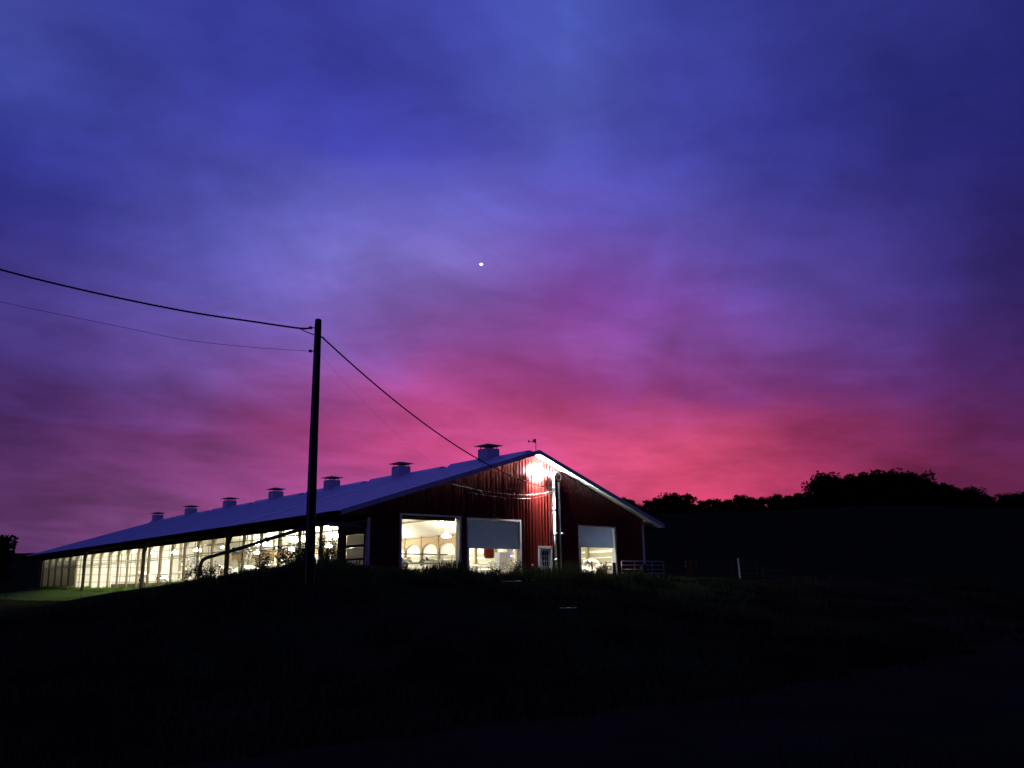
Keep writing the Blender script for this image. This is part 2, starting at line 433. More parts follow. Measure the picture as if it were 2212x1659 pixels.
radii = [0.6 * 1.055 ** i for i in range(125)]
na = 240
vs = [(CAM.x, CAM.y, gz(CAM.x, CAM.y))]
rr = np.array(radii)
for r0 in rr:
    th = np.arange(na) * 2 * math.pi / na
    X = CAM.x + r0 * np.sin(th); Y = CAM.y + r0 * np.cos(th)
    Z = ground_z(X, Y)
    rough_ = 0.03 * np.sin(X * 2.1) * np.sin(Y * 1.7) + 0.02 * np.sin(X * 5.3 + Y * 3.1)
    inside = (X > -0.6) & (X < 22) & (Y > -0.6) & (Y < 69)
    Z = np.where(inside, Z - 0.05, Z + rough_ * (r0 < 150))
    vs += list(zip(X.tolist(), Y.tolist(), Z.tolist()))
fs = [(0, 1 + (j + 1) % na, 1 + j) for j in range(na)]
for i in range(len(radii) - 1):
    for j in range(na):
        j2 = (j + 1) % na
        fs.append((1 + i * na + j, 1 + i * na + j2, 1 + (i + 1) * na + j2, 1 + (i + 1) * na + j))
me = bpy.data.meshes.new('ground'); me.from_pydata(vs, [], fs); me.update(); me.materials.append(MT['lawn'])
me.polygons.foreach_set('use_smooth', [True] * len(me.polygons))
ground = bpy.data.objects.new('ground', me); COL.objects.link(ground); ground['kind'] = 'structure'


def strip(name, pts, widths, mat, dz=0.03):
    """a lane laid over the terrain along pts"""
    mb = MB(); P = []
    fine = []
    for k in range(len(pts) - 1):
        for q in range(24):
            s_ = q / 24; fine.append((pts[k][0] * (1 - s_) + pts[k + 1][0] * s_, pts[k][1] * (1 - s_) + pts[k + 1][1] * s_, widths[k] * (1 - s_) + widths[k + 1] * s_))
    fine.append((*pts[-1], widths[-1]))
    nW = 9
    for k, (x, y, w) in enumerate(fine):
        a_ = fine[max(k - 1, 0)]; b_ = fine[min(k + 1, len(fine) - 1)]
        d = Vector((b_[0] - a_[0], b_[1] - a_[1])).normalized(); nrm_ = Vector((-d.y, d.x))
        for j in range(nW):
            s_ = j / (nW - 1) - 0.5
            w2 = w * (1 + 0.07 * math.sin(k * 0.9) + 0.05 * math.sin(k * 2.3 + 1))
            X_ = x + nrm_.x * s_ * w2; Y_ = y + nrm_.y * s_ * w2
            edge = -0.05 if j in (0, nW - 1) else dz + 0.05
            mb.v.append((X_, Y_, gz(X_, Y_) + edge + 0.01 * math.sin(X_ * 4) * math.sin(Y_ * 5)))
    for k in range(len(fine) - 1):
        for j in range(nW - 1):
            i = k * nW + j
            mb.f.append((i, i + nW, i + nW + 1, i + 1))
    o = mb.build(name, mat, smooth=True); o['kind'] = 'structure'; return o


strip('gravel_lane', [(-60, -31.5), (-30, -32), (-20, -33.0), (-12, -33.4), (-4, -32.4), (6, -29.5), (16, -22), (26, -12), (34, -4), (48, 6)], [5, 5, 4.4, 4.2, 4.4, 5, 6, 7, 6, 5], MT['gravel'])
strip('lit_lawn', [(-3.1, 12), (-3.3, 40), (-3.5, 71)], [5.2, 5.8, 6.4], MT['lit_grass'], 0.0)  # lawn strip coloured as if lit by the open bays
strip('gravel_yard', [(24.5, -6), (31, -5), (40, -1.5)], [4, 7, 4], MT['gravel'], 0.034)

# ------------------------------------------------------------------ the barn
W, LEN = 21.3, 67.8
RX, HR = 11.59, 7.87            # ridge position and height of roof edge
OL, OR_, HTL, HTR = 1.83, 1.46, 3.665, 3.79
FO = 0.56                       # front overhang
SL = (HR - HTL) / (RX + OL); SR = (HR - HTR) / (W + OR_ - RX)


def roof_z(x, off=0.0):
    return (HR - (RX - x) * SL if x < RX else HR - (x - RX) * SR) - off


barn = thing('dairy_barn', 'long red gabled dairy barn with a pale metal roof, lit up from inside', 'barn')

# roof slopes, sheet by sheet, each lapping the next with a folded rib
TH = 0.07
rnd = random.Random(3)
YS, YE = -FO, LEN + 0.7
NP = 38
for side in (0, 1):
    xa, xb = (-OL, RX) if side == 0 else (RX, W + OR_)
    zb_a, zb_b = roof_z(xa), roof_z(xb)
    n_ = NP if side == 0 else 12
    for k in range(n_):
        ya = YS + (YE - YS) * k / n_; yb = YS + (YE - YS) * (k + 1) / n_ - 0.002
        dz = rnd.uniform(-0.012, 0.012)
        mb = MB()
        prof = [(ya, 0.0), (ya + 0.02, 0.03), (ya + 0.06, 0.03), (ya + 0.08, 0.0)]
        if side == 0:
            for q in (0.33, 0.66):
                c_ = ya + (yb - ya) * q; prof += [(c_ - 0.03, 0.0), (c_ - 0.015, 0.018), (c_ + 0.015, 0.018), (c_ + 0.03, 0.0)]
        prof += [(yb, 0.0)]
        for (p, q) in zip(prof[:-1], prof[1:]):
            mb.quad((xa, p[0], zb_a + p[1] + dz), (xb, p[0], zb_b + p[1]), (xb, q[0], zb_b + q[1]), (xa, q[0], zb_a + q[1] + dz))
        mb.quad((xa, ya, zb_a - TH), (xa, yb, zb_a - TH), (xb, yb, zb_b - TH), (xb, ya, zb_b - TH))
        for yy in (ya, yb): mb.quad((xa, yy, zb_a - TH), (xb, yy, zb_b - TH), (xb, yy, zb_b), (xa, yy, zb_a + dz))
        for xx, zz in ((xa, zb_a + dz), (xb, zb_b)): mb.quad((xx, ya, zz), (xx, yb, zz), (xx, yb, zz - TH - dz * (xx == xa)), (xx, ya, zz - TH - dz * (xx == xa)))
        mb.build('roof_panel', MT['roof'], barn)

# lap battens of the roof sheets
rnd = random.Random(5)
for k in range(7):
    # raised ridge cap lengths between the vents
    y0 = 4.4 + 10.4 * k - 3.0
    for s_ in (0, 1):
        a0 = y0 + s_ * 3.4 - (2.4 if s_ == 0 else 0); a1 = a0 + (4.6 if s_ == 0 else 3.6)
        a1 = min(a1, LEN + 0.6)
        h = 0.10 + 0.05 * s_
        MB().prism([(RX - 0.55, HR - 0.55 * SL + 0.005), (RX + 0.55, HR - 0.55 * SR + 0.005), (RX + 0.16, HR + h), (RX - 0.16, HR + h)], 1, max(a0, 0.3), a1).build('ridge_cap', MT['roof'], barn)

# fascias and soffits on the front gable
y0f, y1f = -FO - 0.035, -FO - 0.003
FD = 0.24
MB().prism([(-OL - 0.04, roof_z(-OL) + 0.03), (RX - 0.002, HR + 0.03), (RX - 0.002, HR - FD), (-OL - 0.04, roof_z(-OL) - FD)], 1, y0f, y1f).build('rake_fascia', MT['fascia'], barn)
MB().prism([(RX + 0.002, HR + 0.03), (W + OR_ + 0.04, HTR + 0.03), (W + OR_ + 0.04, HTR - FD), (RX + 0.002, HR - FD)], 1, y0f, y1f).build('rake_fascia', MT['fascia'], barn)
MB().prism([(-OL, roof_z(-OL) - 0.23), (RX - 0.002, HR - 0.23), (RX - 0.002, HR - 0.19), (-OL, roof_z(-OL) - 0.19)], 1, -FO, -0.045).build('soffit', MT['trim'], barn)
MB().prism([(RX + 0.002, HR - 0.23), (W + OR_, HTR - 0.23), (W + OR_, HTR - 0.19), (RX + 0.002, HR - 0.19)], 1, -FO, -0.045).build('soffit', MT['trim'], barn)
# side eaves: gutter, fascia, flat soffit
for k in range(11):
    ya = -FO + 0.05 + k * 6.25; yb = ya + 6.24
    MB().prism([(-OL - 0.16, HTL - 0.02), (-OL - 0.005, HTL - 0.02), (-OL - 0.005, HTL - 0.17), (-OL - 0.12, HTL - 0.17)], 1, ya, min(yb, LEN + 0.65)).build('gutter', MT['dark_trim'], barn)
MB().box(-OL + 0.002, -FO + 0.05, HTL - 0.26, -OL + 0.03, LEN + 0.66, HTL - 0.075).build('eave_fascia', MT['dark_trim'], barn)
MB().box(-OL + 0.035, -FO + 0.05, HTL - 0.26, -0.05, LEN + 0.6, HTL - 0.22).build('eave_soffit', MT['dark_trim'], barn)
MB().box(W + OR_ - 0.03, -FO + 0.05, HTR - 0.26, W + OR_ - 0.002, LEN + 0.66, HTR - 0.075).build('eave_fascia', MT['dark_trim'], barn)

# openings of the front gable: x0, x1, z0, z1
OPEN = [(1.98, 6.05, 0.0, 3.56), (6.46, 10.50, 0.0, 3.60), (11.88, 12.90, 0.0, 2.10), (15.26, 18.62, 0.0, 3.52)]


def ribbed_panel(xa, xb, top, open_list, plane, z0=0.0, pitch=0.2286):
    """ribbed steel sheet on a wall; plane(x, d, z) gives the point, d = distance proud of the wall"""
    mb = MB()
    prof = []
    k0 = math.floor(xa / pitch)
    k = k0
    while k * pitch < xb + pitch:
        c = k * pitch
        for dx, d in ((-0.032, 0.0), (-0.014, 0.034), (0.014, 0.034), (0.032, 0.0), (0.105, 0.0), (0.114, 0.006), (0.123, 0.0)):
            prof.append((c + dx, d))
        k += 1
    pr = [(xa, 0.0)] + [p for p in prof if xa + 0.001 < p[0] < xb - 0.001] + [(xb, 0.0)]
    # insert opening edges
    for (a, b_, za, zb) in open_list:
        for e in (a, b_):
            if xa < e < xb: pr.append((e, 0.0))
    pr.sort()
    for (p, q) in zip(pr[:-1], pr[1:]):
        xm = (p[0] + q[0]) / 2
        segs = [(z0, None)]
        for (a, b_, za, zb) in open_list:
            if a <= xm <= b_:
                segs = ([(z0, za)] if za > z0 + 0.01 else []) + [(zb, None)]
        for (s0, s1) in segs:
            ta = top(p[0]) if s1 is None else s1; tb = top(q[0]) if s1 is None else s1
            if ta <= s0: continue
            mb.quad(plane(p[0], p[1], s0), plane(q[0], q[1], s0), plane(q[0], q[1], tb), plane(p[0], p[1], ta))
    return mb


for k in range(24):
    xa = k * 0.9144; xb = min(xa + 0.9144, W)
    if xb - xa < 0.05: continue
    ribbed_panel(xa + 0.0, xb, lambda x: roof_z(x) - 0.20, OPEN, lambda x, d, z: (x, -d, z)).build('wall_panel', MT['red'], barn)
# board behind the sheets (timber girts and studs seen from inside)
mb = MB()
for zz in (0.25, 1.2, 2.4, 3.72, 4.7, 5.6, 6.5):
    for (a, b_) in ((0.1, 1.9), (6.1, 6.4), (10.6, 11.8), (13.0, 15.2), (18.7, 21.2)) if zz < 3.6 else ((0.1, 21.2),):
        if zz > 4:
            a = max(a, RX - (HR - zz - 0.35) / SL); b_ = min(b_, RX + (HR - zz - 0.35) / SR)
        if b_ > a: mb.box(a, 0.012, zz, b_, 0.05, zz + 0.14)
mb.build('girt', MT['wood'], barn)

# left side: short red wall near the corner, header band, low wall
side_top = lambda y: HTL - 0.215
SO = [(0.28, 2.15, 0.95, 2.56)]
for k in range(4):
    ya = (0.0, 0.28, 1.215, 2.15)[k]; yb = (0.28, 1.215, 2.15, 2.98)[k]
    pl = lambda y, d, z: (-d, y, z)
    if k in (1, 2):
        ribbed_panel(ya, yb, lambda y: 0.95, [], pl).build('side_wall_panel', MT['red'], barn)
        ribbed_panel(ya, yb, side_top, [], pl, z0=2.56).build('side_wall_panel', MT['red'], barn)
    else:
        ribbed_panel(ya, yb, side_top, [], pl).build('side_wall_panel', MT['red'], barn)
# closing boards above the side header and at the ends of the eave box
for k in range(14):
    MB().box(-0.02, 0.03 + k * 4.84, HTL - 0.21, 0.03, 0.03 + k * 4.84 + 4.83, roof_z(0) - 0.08).build('wall_plate', MT['wood'], barn)
for yy in (-0.04, LEN - 0.02):
    MB().prism([(-OL + 0.04, HTL - 0.258), (-0.006, HTL - 0.258), (-0.006, roof_z(0) - 0.26), (-OL + 0.04, roof_z(-OL) - 0.24)], 1, yy, yy + 0.03).build('eave_return', MT['red'], barn)

for k in range(27):
    ya = 3.0 if k == 0 else 5.1 + 2.6 * (k - 1) - 0.5
    yb = 4.6 if k == 0 else min(ya + 2.6, LEN)
    if ya >= LEN - 0.02: continue
    if k == 0: yb = 4.6
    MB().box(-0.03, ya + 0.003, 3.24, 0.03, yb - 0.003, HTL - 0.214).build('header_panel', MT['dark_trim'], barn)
for k in range(13):
    ya = 3.0 + 5.0 * k; yb = min(ya + 4.99, LEN)
    MB().box(-0.02, ya, 0.0, 0.10, yb, 0.16).build('curb', MT['concrete'], barn)

# corner trims
MB().prism([(-0.045, -0.05), (0.13, -0.05), (0.13, -0.031), (-0.033, -0.031), (-0.033, 0.14), (-0.045, 0.14)], 2, 0, 3.38).build('corner_trim', MT['fascia'], barn)
MB().prism([(W - 0.13, -0.05), (W + 0.045, -0.05), (W + 0.045, 0.14), (W + 0.03, 0.14), (W + 0.03, -0.031), (W - 0.13, -0.031)], 2, 0, 3.72).build('corner_trim', MT['fascia'], barn)

# three-pane louvred opening beside the corner
win = MB().box(-0.05, 0.20, 2.565, 0.02, 2.22, 2.62).box(-0.05, 0.20, 0.88, 0.02, 2.22, 0.94).box(-0.05, 0.20, 0.94, 0.02, 0.27, 2.565).box(-0.05, 2.16, 0.94, 0.02, 2.22, 2.565).build('window_frame', MT['dark_trim'], barn)
for (za, zb) in ((2.04, 2.56), (1.33, 1.88), (0.945, 1.22)):
    MB().box(0.03, 0.28, za, 0.045, 2.15, zb).build('pane', MT['pane_sheet'], win)
for (za, zb) in ((1.885, 2.035), (1.225, 1.325)):
    MB().box(-0.045, 0.272, za, 0.0, 2.158, zb).build('slat', MT['darkwood'], win)
MB().box(-0.03, 0.62, 0.945, 0.0, 0.70, 1.22).build('mullion', MT['darkwood'], win)

# eave posts outside the side wall
for yy in (14.8, 30.7, 46.6, 62.5):
    z_ = gz(-1.3, yy)
    MB().box(-1.42, yy - 0.11, z_ - 0.4, -1.20, yy + 0.11, HTL - 0.262).build('eave_post', MT['darkwood'], barn)
    MB().box(-1.18, yy + 0.14, z_ - 0.4, -1.13, yy + 0.24, HTL - 0.264).build('eave_post', MT['trim'], barn, label='white strip added as the lit inner side of the dark post')  # post's lit inner side put in as a white strip
    mb = MB(); mb.prism([(yy - 0.9, HTL - 0.263), (yy - 0.7, HTL - 0.263), (yy - 0.112, HTL - 0.95), (yy - 0.112, HTL - 1.15)], 0, -1.36, -1.26); mb.build('knee_brace', MT['darkwood'], barn)

# posts of the open side, inner posts, arches
POSTY = [3.0] + [5.1 + 2.6 * i for i in range(25)]


def arch_mb(plane, ya, yb, ztop, zspring, zdrop, thick=0.04, n=10):
    """spandrel board: square top, arched underside between two posts"""
    mb = MB()
    c = (ya + yb) / 2; hw = (yb - ya) / 2
    pts = []
    for i in range(n + 1):
        t_ = math.pi * i / n
        pts.append((c - hw * math.cos(t_), zspring + (zdrop) * (math.sin(t_) ** 0.8)))
    for i in range(n):
        (y_a, z_a), (y_b, z_b) = pts[i], pts[i + 1]
        for s_, d in ((0, 0.0), (1, thick)):
            q = [(plane + d, y_a, z_a), (plane + d, y_b, z_b), (plane + d, y_b, ztop), (plane + d, y_a, ztop)]
            mb.quad(*(q if s_ == 0 else q[::-1]))
        mb.quad((plane, y_a, z_a), (plane + thick, y_a, z_a), (plane + thick, y_b, z_b), (plane, y_b, z_b))
    return mb


post_near = MB().box(0.02, -0.07, 0.16, 0.16, 0.07, 3.7).mesh('post')
post_near.materials.append(MT['wood'])
post_in = MB().box(-0.09, -0.09, 0.06, 0.09, 0.09, 5.0).mesh('post'); post_in.materials.append(MT['wood'])


def put(me_, name, loc, parent=barn, label=None):
    o = bpy.data.objects.new(name, me_); COL.objects.link(o); o.parent = parent; o.location = loc
    if label: o['label'] = label
    return o


arch_n = arch_mb(0.0, 0.10, 2.50, 3.62, 2.95, 0.52).mesh('arch_brace'); arch_n.materials.append(MT['tan'])
arch_f = arch_mb(0.0, 0.10, 2.50, 4.10, 2.75, 0.82).mesh('arch_brace'); arch_f.materials.append(MT['tan'])
wire = MB().box(0.0, 0.0, -0.012, 0.02, 2.46, 0.012).mesh('curtain_wire'); wire.materials.append(MT['wood'])
rodm = MB().tube([(0, 0, 0), (0, 2.46, 0)], 0.028, 8).mesh('curtain_tube'); rodm.materials.append(MT['trim'])
batten = MB().box(0.0, 0.0, 0.0, 0.03, 0.03, 1.32).mesh('batten'); batten.materials.append(MT['wood'])
curt = MB().box(0, 0.08, 2.50, 0.02, 2.52, 4.0).mesh('curtain_panel'); curt.materials.append(MT['curtain'])
khb = MB().box(0.03, 0, 0, 0.06, 2.48, 0.30).mesh('wall_board'); khb.materials.append(MT['khaki'])
gir = MB().box(0, 0, 0, 0.05, 2.48, 0.15).mesh('girt'); gir.materials.append(MT['trim'])
gir2 = MB().box(0, 0, 0, 0.05, 2.48, 0.08).mesh('girt'); gir2.materials.append(MT['curtain'])
lowb = MB().box(0, 0.0, 0.06, 0.04, 2.6, 1.10).mesh('low_wall_board'); lowb.materials.append(MT['concrete'])
for i, y in enumerate(POSTY):
    put(post_near, 'post', (0, y + 0.07, 0))
    if y < LEN - 2.0:
        if i > 0:
            put(arch_n, 'arch_brace', (0.20, y, 0))
            put(wire, 'curtain_wire', (0.165, y + 0.14, 2.87))
            put(rodm, 'curtain_tube', (-0.03, y + 0.14, 2.33)); put(rodm, 'curtain_tube', (-0.03, y + 0.14, 2.18))
            put(batten, 'batten', (0.175, y + 0.95, 2.20 if i < 11 else 1.9))
        else:
            MB().box(0.165, 3.14, 2.86, 0.185, 5.08, 2.885).build('curtain_wire', MT['wood'], barn)
            for zz in (2.33, 2.18): MB().tube([(-0.03, 3.14, zz), (-0.03, 5.08, zz)], 0.028).build('curtain_tube', MT['trim'], barn)
            MB().box(0.17, 4.0, 2.2, 0.2, 4.04, 3.5).build('batten', MT['wood'], barn)
    # far side wall bays, and the far line of posts
    if y < LEN - 2.0 and i > 0:
        put(post_in, 'post', (W - 0.28, y, -0.6)); put(arch_f, 'arch_brace', (W - 0.32, y, 0))
        put(curt, 'curtain_panel', (W - 0.12, y, 0)); put(lowb, 'low_wall_board', (W - 0.10, y, 0))
        for me3, nm, zz in ((khb, 'wall_board', 2.21), (gir, 'girt', 2.05), (khb, 'wall_board', 1.75), (gir2, 'girt', 1.66), (khb, 'wall_board', 1.34), (gir, 'girt', 1.14)):
            put(me3, nm, (W - 0.16, y + 0.06, zz))
    # two inner rows carry the trusses every second bay
    if i % 2 == 0 and 22 < y < LEN - 1:
        put(post_in, 'post', (6.35, y, 0)); put(post_in, 'post', (15.6, y, -0.3))
for y0 in (0.0, 2.5):
    put(lowb, 'low_wall_board', (W - 0.10, y0, 0)); put(curt, 'curtain_panel', (W - 0.12, y0, 0))
    for me3, nm, zz in ((khb, 'wall_board', 2.21), (gir, 'girt', 2.05), (khb, 'wall_board', 1.75), (gir2, 'girt', 1.66), (khb, 'wall_board', 1.34), (gir, 'girt', 1.14)):
        put(me3, nm, (W - 0.16, y0 + 0.05, zz))
# outer skin of the far long wall and the back gable
for k in range(27):
    MB().box(W - 0.02, k * 2.51 + 0.01, 0, W + 0.028, (k + 1) * 2.51, roof_z(W) - 0.3).build('side_wall_panel', MT['red'], barn)
for k in range(9):
    xa = k * W / 9; xb = (k + 1) * W / 9
    mb = MB(); mb.prism([(xa, 0), (xb, 0), (xb, roof_z(xb) - 0.2)] + ([(RX, roof_z(RX) - 0.2)] if xa < RX < xb else []) + [(xa, roof_z(xa) - 0.2)], 1, LEN - 0.04, LEN); mb.build('back_wall_panel', MT['ceiling'], barn)
MB().box(0.02, 0.02, -0.3, W - 0.02, LEN - 0.05, 0.05).build('barn_floor', MT['concrete'], barn)
# ceiling liner follows the slope, in sheets
for k in range(14):
    ya = 0.06 + k * 4.84; yb = ya + 4.83
    for (xa, xb) in ((0.12, RX - 0.003), (RX + 0.003, W - 0.12)):
        MB().prism([(xa, roof_z(xa) - 0.20), (xb, roof_z(xb) - 0.20), (xb, roof_z(xb) - 0.18), (xa, roof_z(xa) - 0.18)], 1, ya, yb).build('ceiling_sheet', MT['ceiling'], barn)
# purlin strips hanging under the liner
for xx in (4.2, 8.4, 14.4, 18.0):
    MB().box(xx, 0.1, roof_z(xx) - 0.34, xx + 0.06, LEN - 0.1, roof_z(xx) - 0.23).build('purlin', MT['wood'], barn)
# small milk room / unlit end room partitions
MB().box(3.4, 55.0, 0.05, 3.48, LEN - 0.1, 3.3).build('partition_wall', MT['brown'], barn)
MB().box(0.25, 54.9, 0.05, 9.0, 54.98, 3.6).build('partition_wall', MT['ceiling'], barn)
for k in range(9):
    MB().box(0.5 + k * 0.95, 54.85, 0.05, 0.56 + k * 0.95, 54.895, 3.6).build('batten', MT['khaki'], barn)
for zz in (0.75, 1.45, 2.15, 2.85):
    MB().box(0.3, 54.86, zz, 8.9, 54.893, zz + 0.05).build('batten', MT['khaki'], barn)

# doors --------------------------------------------------------------
trim_d = 0.055
def door_frame(x0, x1, ztop, name='door_frame', ww=0.15):
    mb = MB()
    mb.box(x0 - 0.10, -trim_d, 0, x0 + ww * 0.25, 0.30, ztop)          # left jamb
    mb.box(x1 - 0.0, -trim_d, 0, x1 + 0.12, 0.30, ztop)
    mb.box(x0 - 0.10, -trim_d, ztop + 0.001, x1 + 0.12, 0.30, ztop + 0.10)
    return mb.build(name, MT['trim'], barn)
f1 = door_frame(2.06, 5.93, 3.60)
f2 = door_frame(6.56, 10.38, 3.55)
f3 = door_frame(15.36, 18.50, 3.42)
# open high door: rolled sectional door tracks under the ceiling
MB().box(2.10, 0.31, 3.42, 5.9, 0.46, 3.72).build('door_header', MT['wood'], barn)
tr = MB()
for xx in (2.6, 5.4):
    tr.tube([(xx, 0.5, 3.7), (xx, 5.5, 3.95)], 0.03, 6)
tr.tube([(3.0, 3.2, 4.02), (5.4, 3.4, 4.02)], 0.03, 6)
tr.build('door_track', MT['dark_trim'], barn)
# half-raised sectional doors
def sect_door(x0, x1, zb, zt, y=0.10, n=3):
    root = MB().box(x0, y + 0.05, zb, x0 + 0.05, y + 0.06, zt).box(x1 - 0.05, y + 0.05, zb, x1, y + 0.06, zt).build('overhead_door', MT['door'], barn)
    h = (zt - zb) / n
    for k in range(n):
        MB().box(x0 + 0.004, y + 0.003 * k, zb + k * h - (0.004 if k else 0), x1 - 0.004, y + 0.03 + 0.003 * k, zb + (k + 1) * h).build('door_section', MT['door'], root)
    return root
sect_door(6.62, 10.37, 1.93, 3.54)
sect_door(15.42, 18.48, 2.16, 3.41, n=2)
# white man door with a dark nine-light window
mdoor = MB().box(11.97, -0.02, 0.06, 12.81, 0.03, 2.03).build('door', MT['trim'], barn)
MB().box(12.14, -0.034, 0.98, 12.62, -0.022, 1.86).build('window', MT['glass'], mdoor)
mb = MB()
for k in range(1, 3): mb.box(12.14 + 0.16 * k - 0.012, -0.044, 0.98, 12.14 + 0.16 * k + 0.012, -0.035, 1.86)
for k in range(1, 3): mb.box(12.14, -0.049, 0.98 + 0.293 * k - 0.012, 12.62, -0.0445, 0.98 + 0.293 * k + 0.012)
mb.build('glazing_bar', MT['trim'], mdoor)
MB().tube([(12.05, -0.025, 1.0), (12.05, -0.09, 1.0), (12.14, -0.09, 1.0)], 0.014).build('handle', MT['galv'], mdoor)
MB().box(11.83, -0.06, 0, 11.96, 0.02, 2.10).box(12.82, -0.06, 0, 12.94, 0.02, 2.10).box(11.83, -0.06, 2.04, 12.94, 0.02, 2.16).build('man_door_frame', MT['trim'], barn)
# small socket box on the wall left of the man door
MB().box(11.25, -0.09, 0.98, 11.37, -0.035, 1.10).build('socket_box', MT['trim'], barn)

# conduit pipes on the gable
def pipe_with_joints(x, y, z0, z1, r, joints, name, lean=0.0):
    o = MB().tube([(x + lean, y, z0), (x, y, z1)], r, 12).build(name, MT['white_pvc'], barn, smooth=True)
    for zj in joints:
        tt = (z1 - zj) / (z1 - z0)
        MB().tube([(x + lean * tt, y, zj - 0.07), (x + lean * tt, y, zj + 0.07)], r * 1.28, 12).build('pipe_collar', MT['housing'], o, smooth=True)
        MB().box(x + lean * tt - 0.03, y + r * 0.9, zj - 0.03, x + lean * tt + 0.03, -0.0, zj + 0.03).build('pipe_bracket', MT['housing'], o)
    return o
p1 = pipe_with_joints(13.13, -0.115, 0.2, 6.35, 0.085, (1.35, 2.9, 4.4, 5.6), 'conduit_pipe', 0.06)
MB().tube([(13.13, -0.115, 6.33), (13.14, -0.13, 6.52), (13.22, -0.13, 6.66), (13.36, -0.13, 6.68), (13.46, -0.13, 6.56)], 0.09, 12).build('weatherhead', MT['white_pvc'], p1, smooth=True)
p2 = pipe_with_joints(13.55, -0.10, 0.6, 6.1, 0.062, (2.0, 3.6, 5.0), 'conduit_pipe', 0.05)
mb = MB(); cc = (13.50, -0.17, 6.42)
mb.tube([(cc[0] + 0.21 * math.cos(a * math.pi / 10), cc[1], cc[2] + 0.21 * math.sin(a * math.pi / 10)) for a in range(21)], 0.025, 8, cap=False)
mb.build('cable_coil', MT['housing'], p2, smooth=True)
MB().box(13.60, -0.30, 2.92, 13.76, -0.12, 3.02).build('pipe_tap', MT['white_pvc'], p2)

# ridge vents
vbase = MB().box(-0.62, -0.62, -0.35, 0.62, 0.62, 0.84)
vb = MB().prism([(-0.50, -0.4), (0.50, -0.4), (0.50, 0.62), (0.45, 0.67), (-0.45, 0.67), (-0.50, 0.62)], 1, -0.50, 0.50).mesh('ridge_vent'); vb.materials.append(MT['roof'])
MT['vent_cap'] = material('weathered_vent_cap', (0.22, 0.20, 0.22), 0.55, metal=0.3, nscale=2)
capm = MB(); hw = 0.68
base_i = len(capm.v)
for (a_, z_) in ((hw, 0.86), (hw, 0.89)):
    for sx_, sy_ in ((-1, -1), (1, -1), (1, 1), (-1, 1)): capm.v.append((sx_ * a_, sy_ * a_, z_))
capm.v.append((0, 0, 1.05)); capm.v.append((0, 0, 0.76))
capm.f += [(0, 1, 5, 4), (1, 2, 6, 5), (2, 3, 7, 6), (3, 0, 4, 7), (4, 5, 8), (5, 6, 8), (6, 7, 8), (7, 4, 8), (1, 0, 9), (2, 1, 9), (3, 2, 9), (0, 3, 9)]
cap_me = capm.mesh('vent_cap'); cap_me.materials.append(MT['vent_cap'])
strm = MB()
for sx_ in (-0.38, 0.38):
    for sy_ in (-0.38, 0.38): strm.box(sx_ - 0.02, sy_ - 0.02, 0.671, sx_ + 0.02, sy_ + 0.02, 0.85)
str_me = strm.mesh('vent_strut'); str_me.materials.append(MT['housing'])
for k in range(7):
    y = 4.4 + 10.4 * k
    o = put(vb, 'ridge_vent', (RX, y, HR + 0.02))
    c_ = put(cap_me, 'vent_cap', (0, 0, 0), o); s_ = put(str_me, 'vent_strut', (0, 0, 0), o)
    c_.rotation_euler = (0, 0, R_(random.uniform(-3, 3)))

# free-stall tubes inside, along the feed alley
loop = MB()
loop.tube([(0, 0, 0.1), (0, 0, 1.25), (0.25, 0, 1.38), (1.75, 0, 1.30), (1.95, 0, 1.10), (1.75, 0, 0.85), (0.1, 0, 0.72)], 0.03, 7)
loop_me = loop.mesh('stall_divider'); loop_me.materials.append(MT['galv'])
for row, (xx, flip) in enumerate(((3.9, 0), (8.3, 1), (13.4, 0), (17.6, 1))):
    for k in range(22):
        y = 4.5 + k * 2.4
        if y > 50: continue
        o = put(loop_me, 'stall_divider', (xx, y, 0.05)); o.rotation_euler = (0, 0, math.pi if flip else 0)
for xx in (2.2, 10.2, 12.4):
    for zz in (0.62, 1.18):
        MB().tube([(xx, 1.5, zz), (xx, 50, zz)], 0.035, 7).build('feed_rail', MT['galv'], barn)
    MB().box(xx - 0.1, 1.5, 0.05, xx + 0.1, 50, 0.52).build('feed_curb', MT['concrete'], barn)
MB().box(2.32, 3.2, 0.05, 3.5, 50, 0.30).build('feed_strip', MT['feed'], barn)
# rails right behind the first door
for zz in (1.62, 1.12):
    MB().tube([(2.0, 1.5, zz), (6.2, 1.5, zz)], 0.035, 8).build('door_rail', MT['galv'], barn)

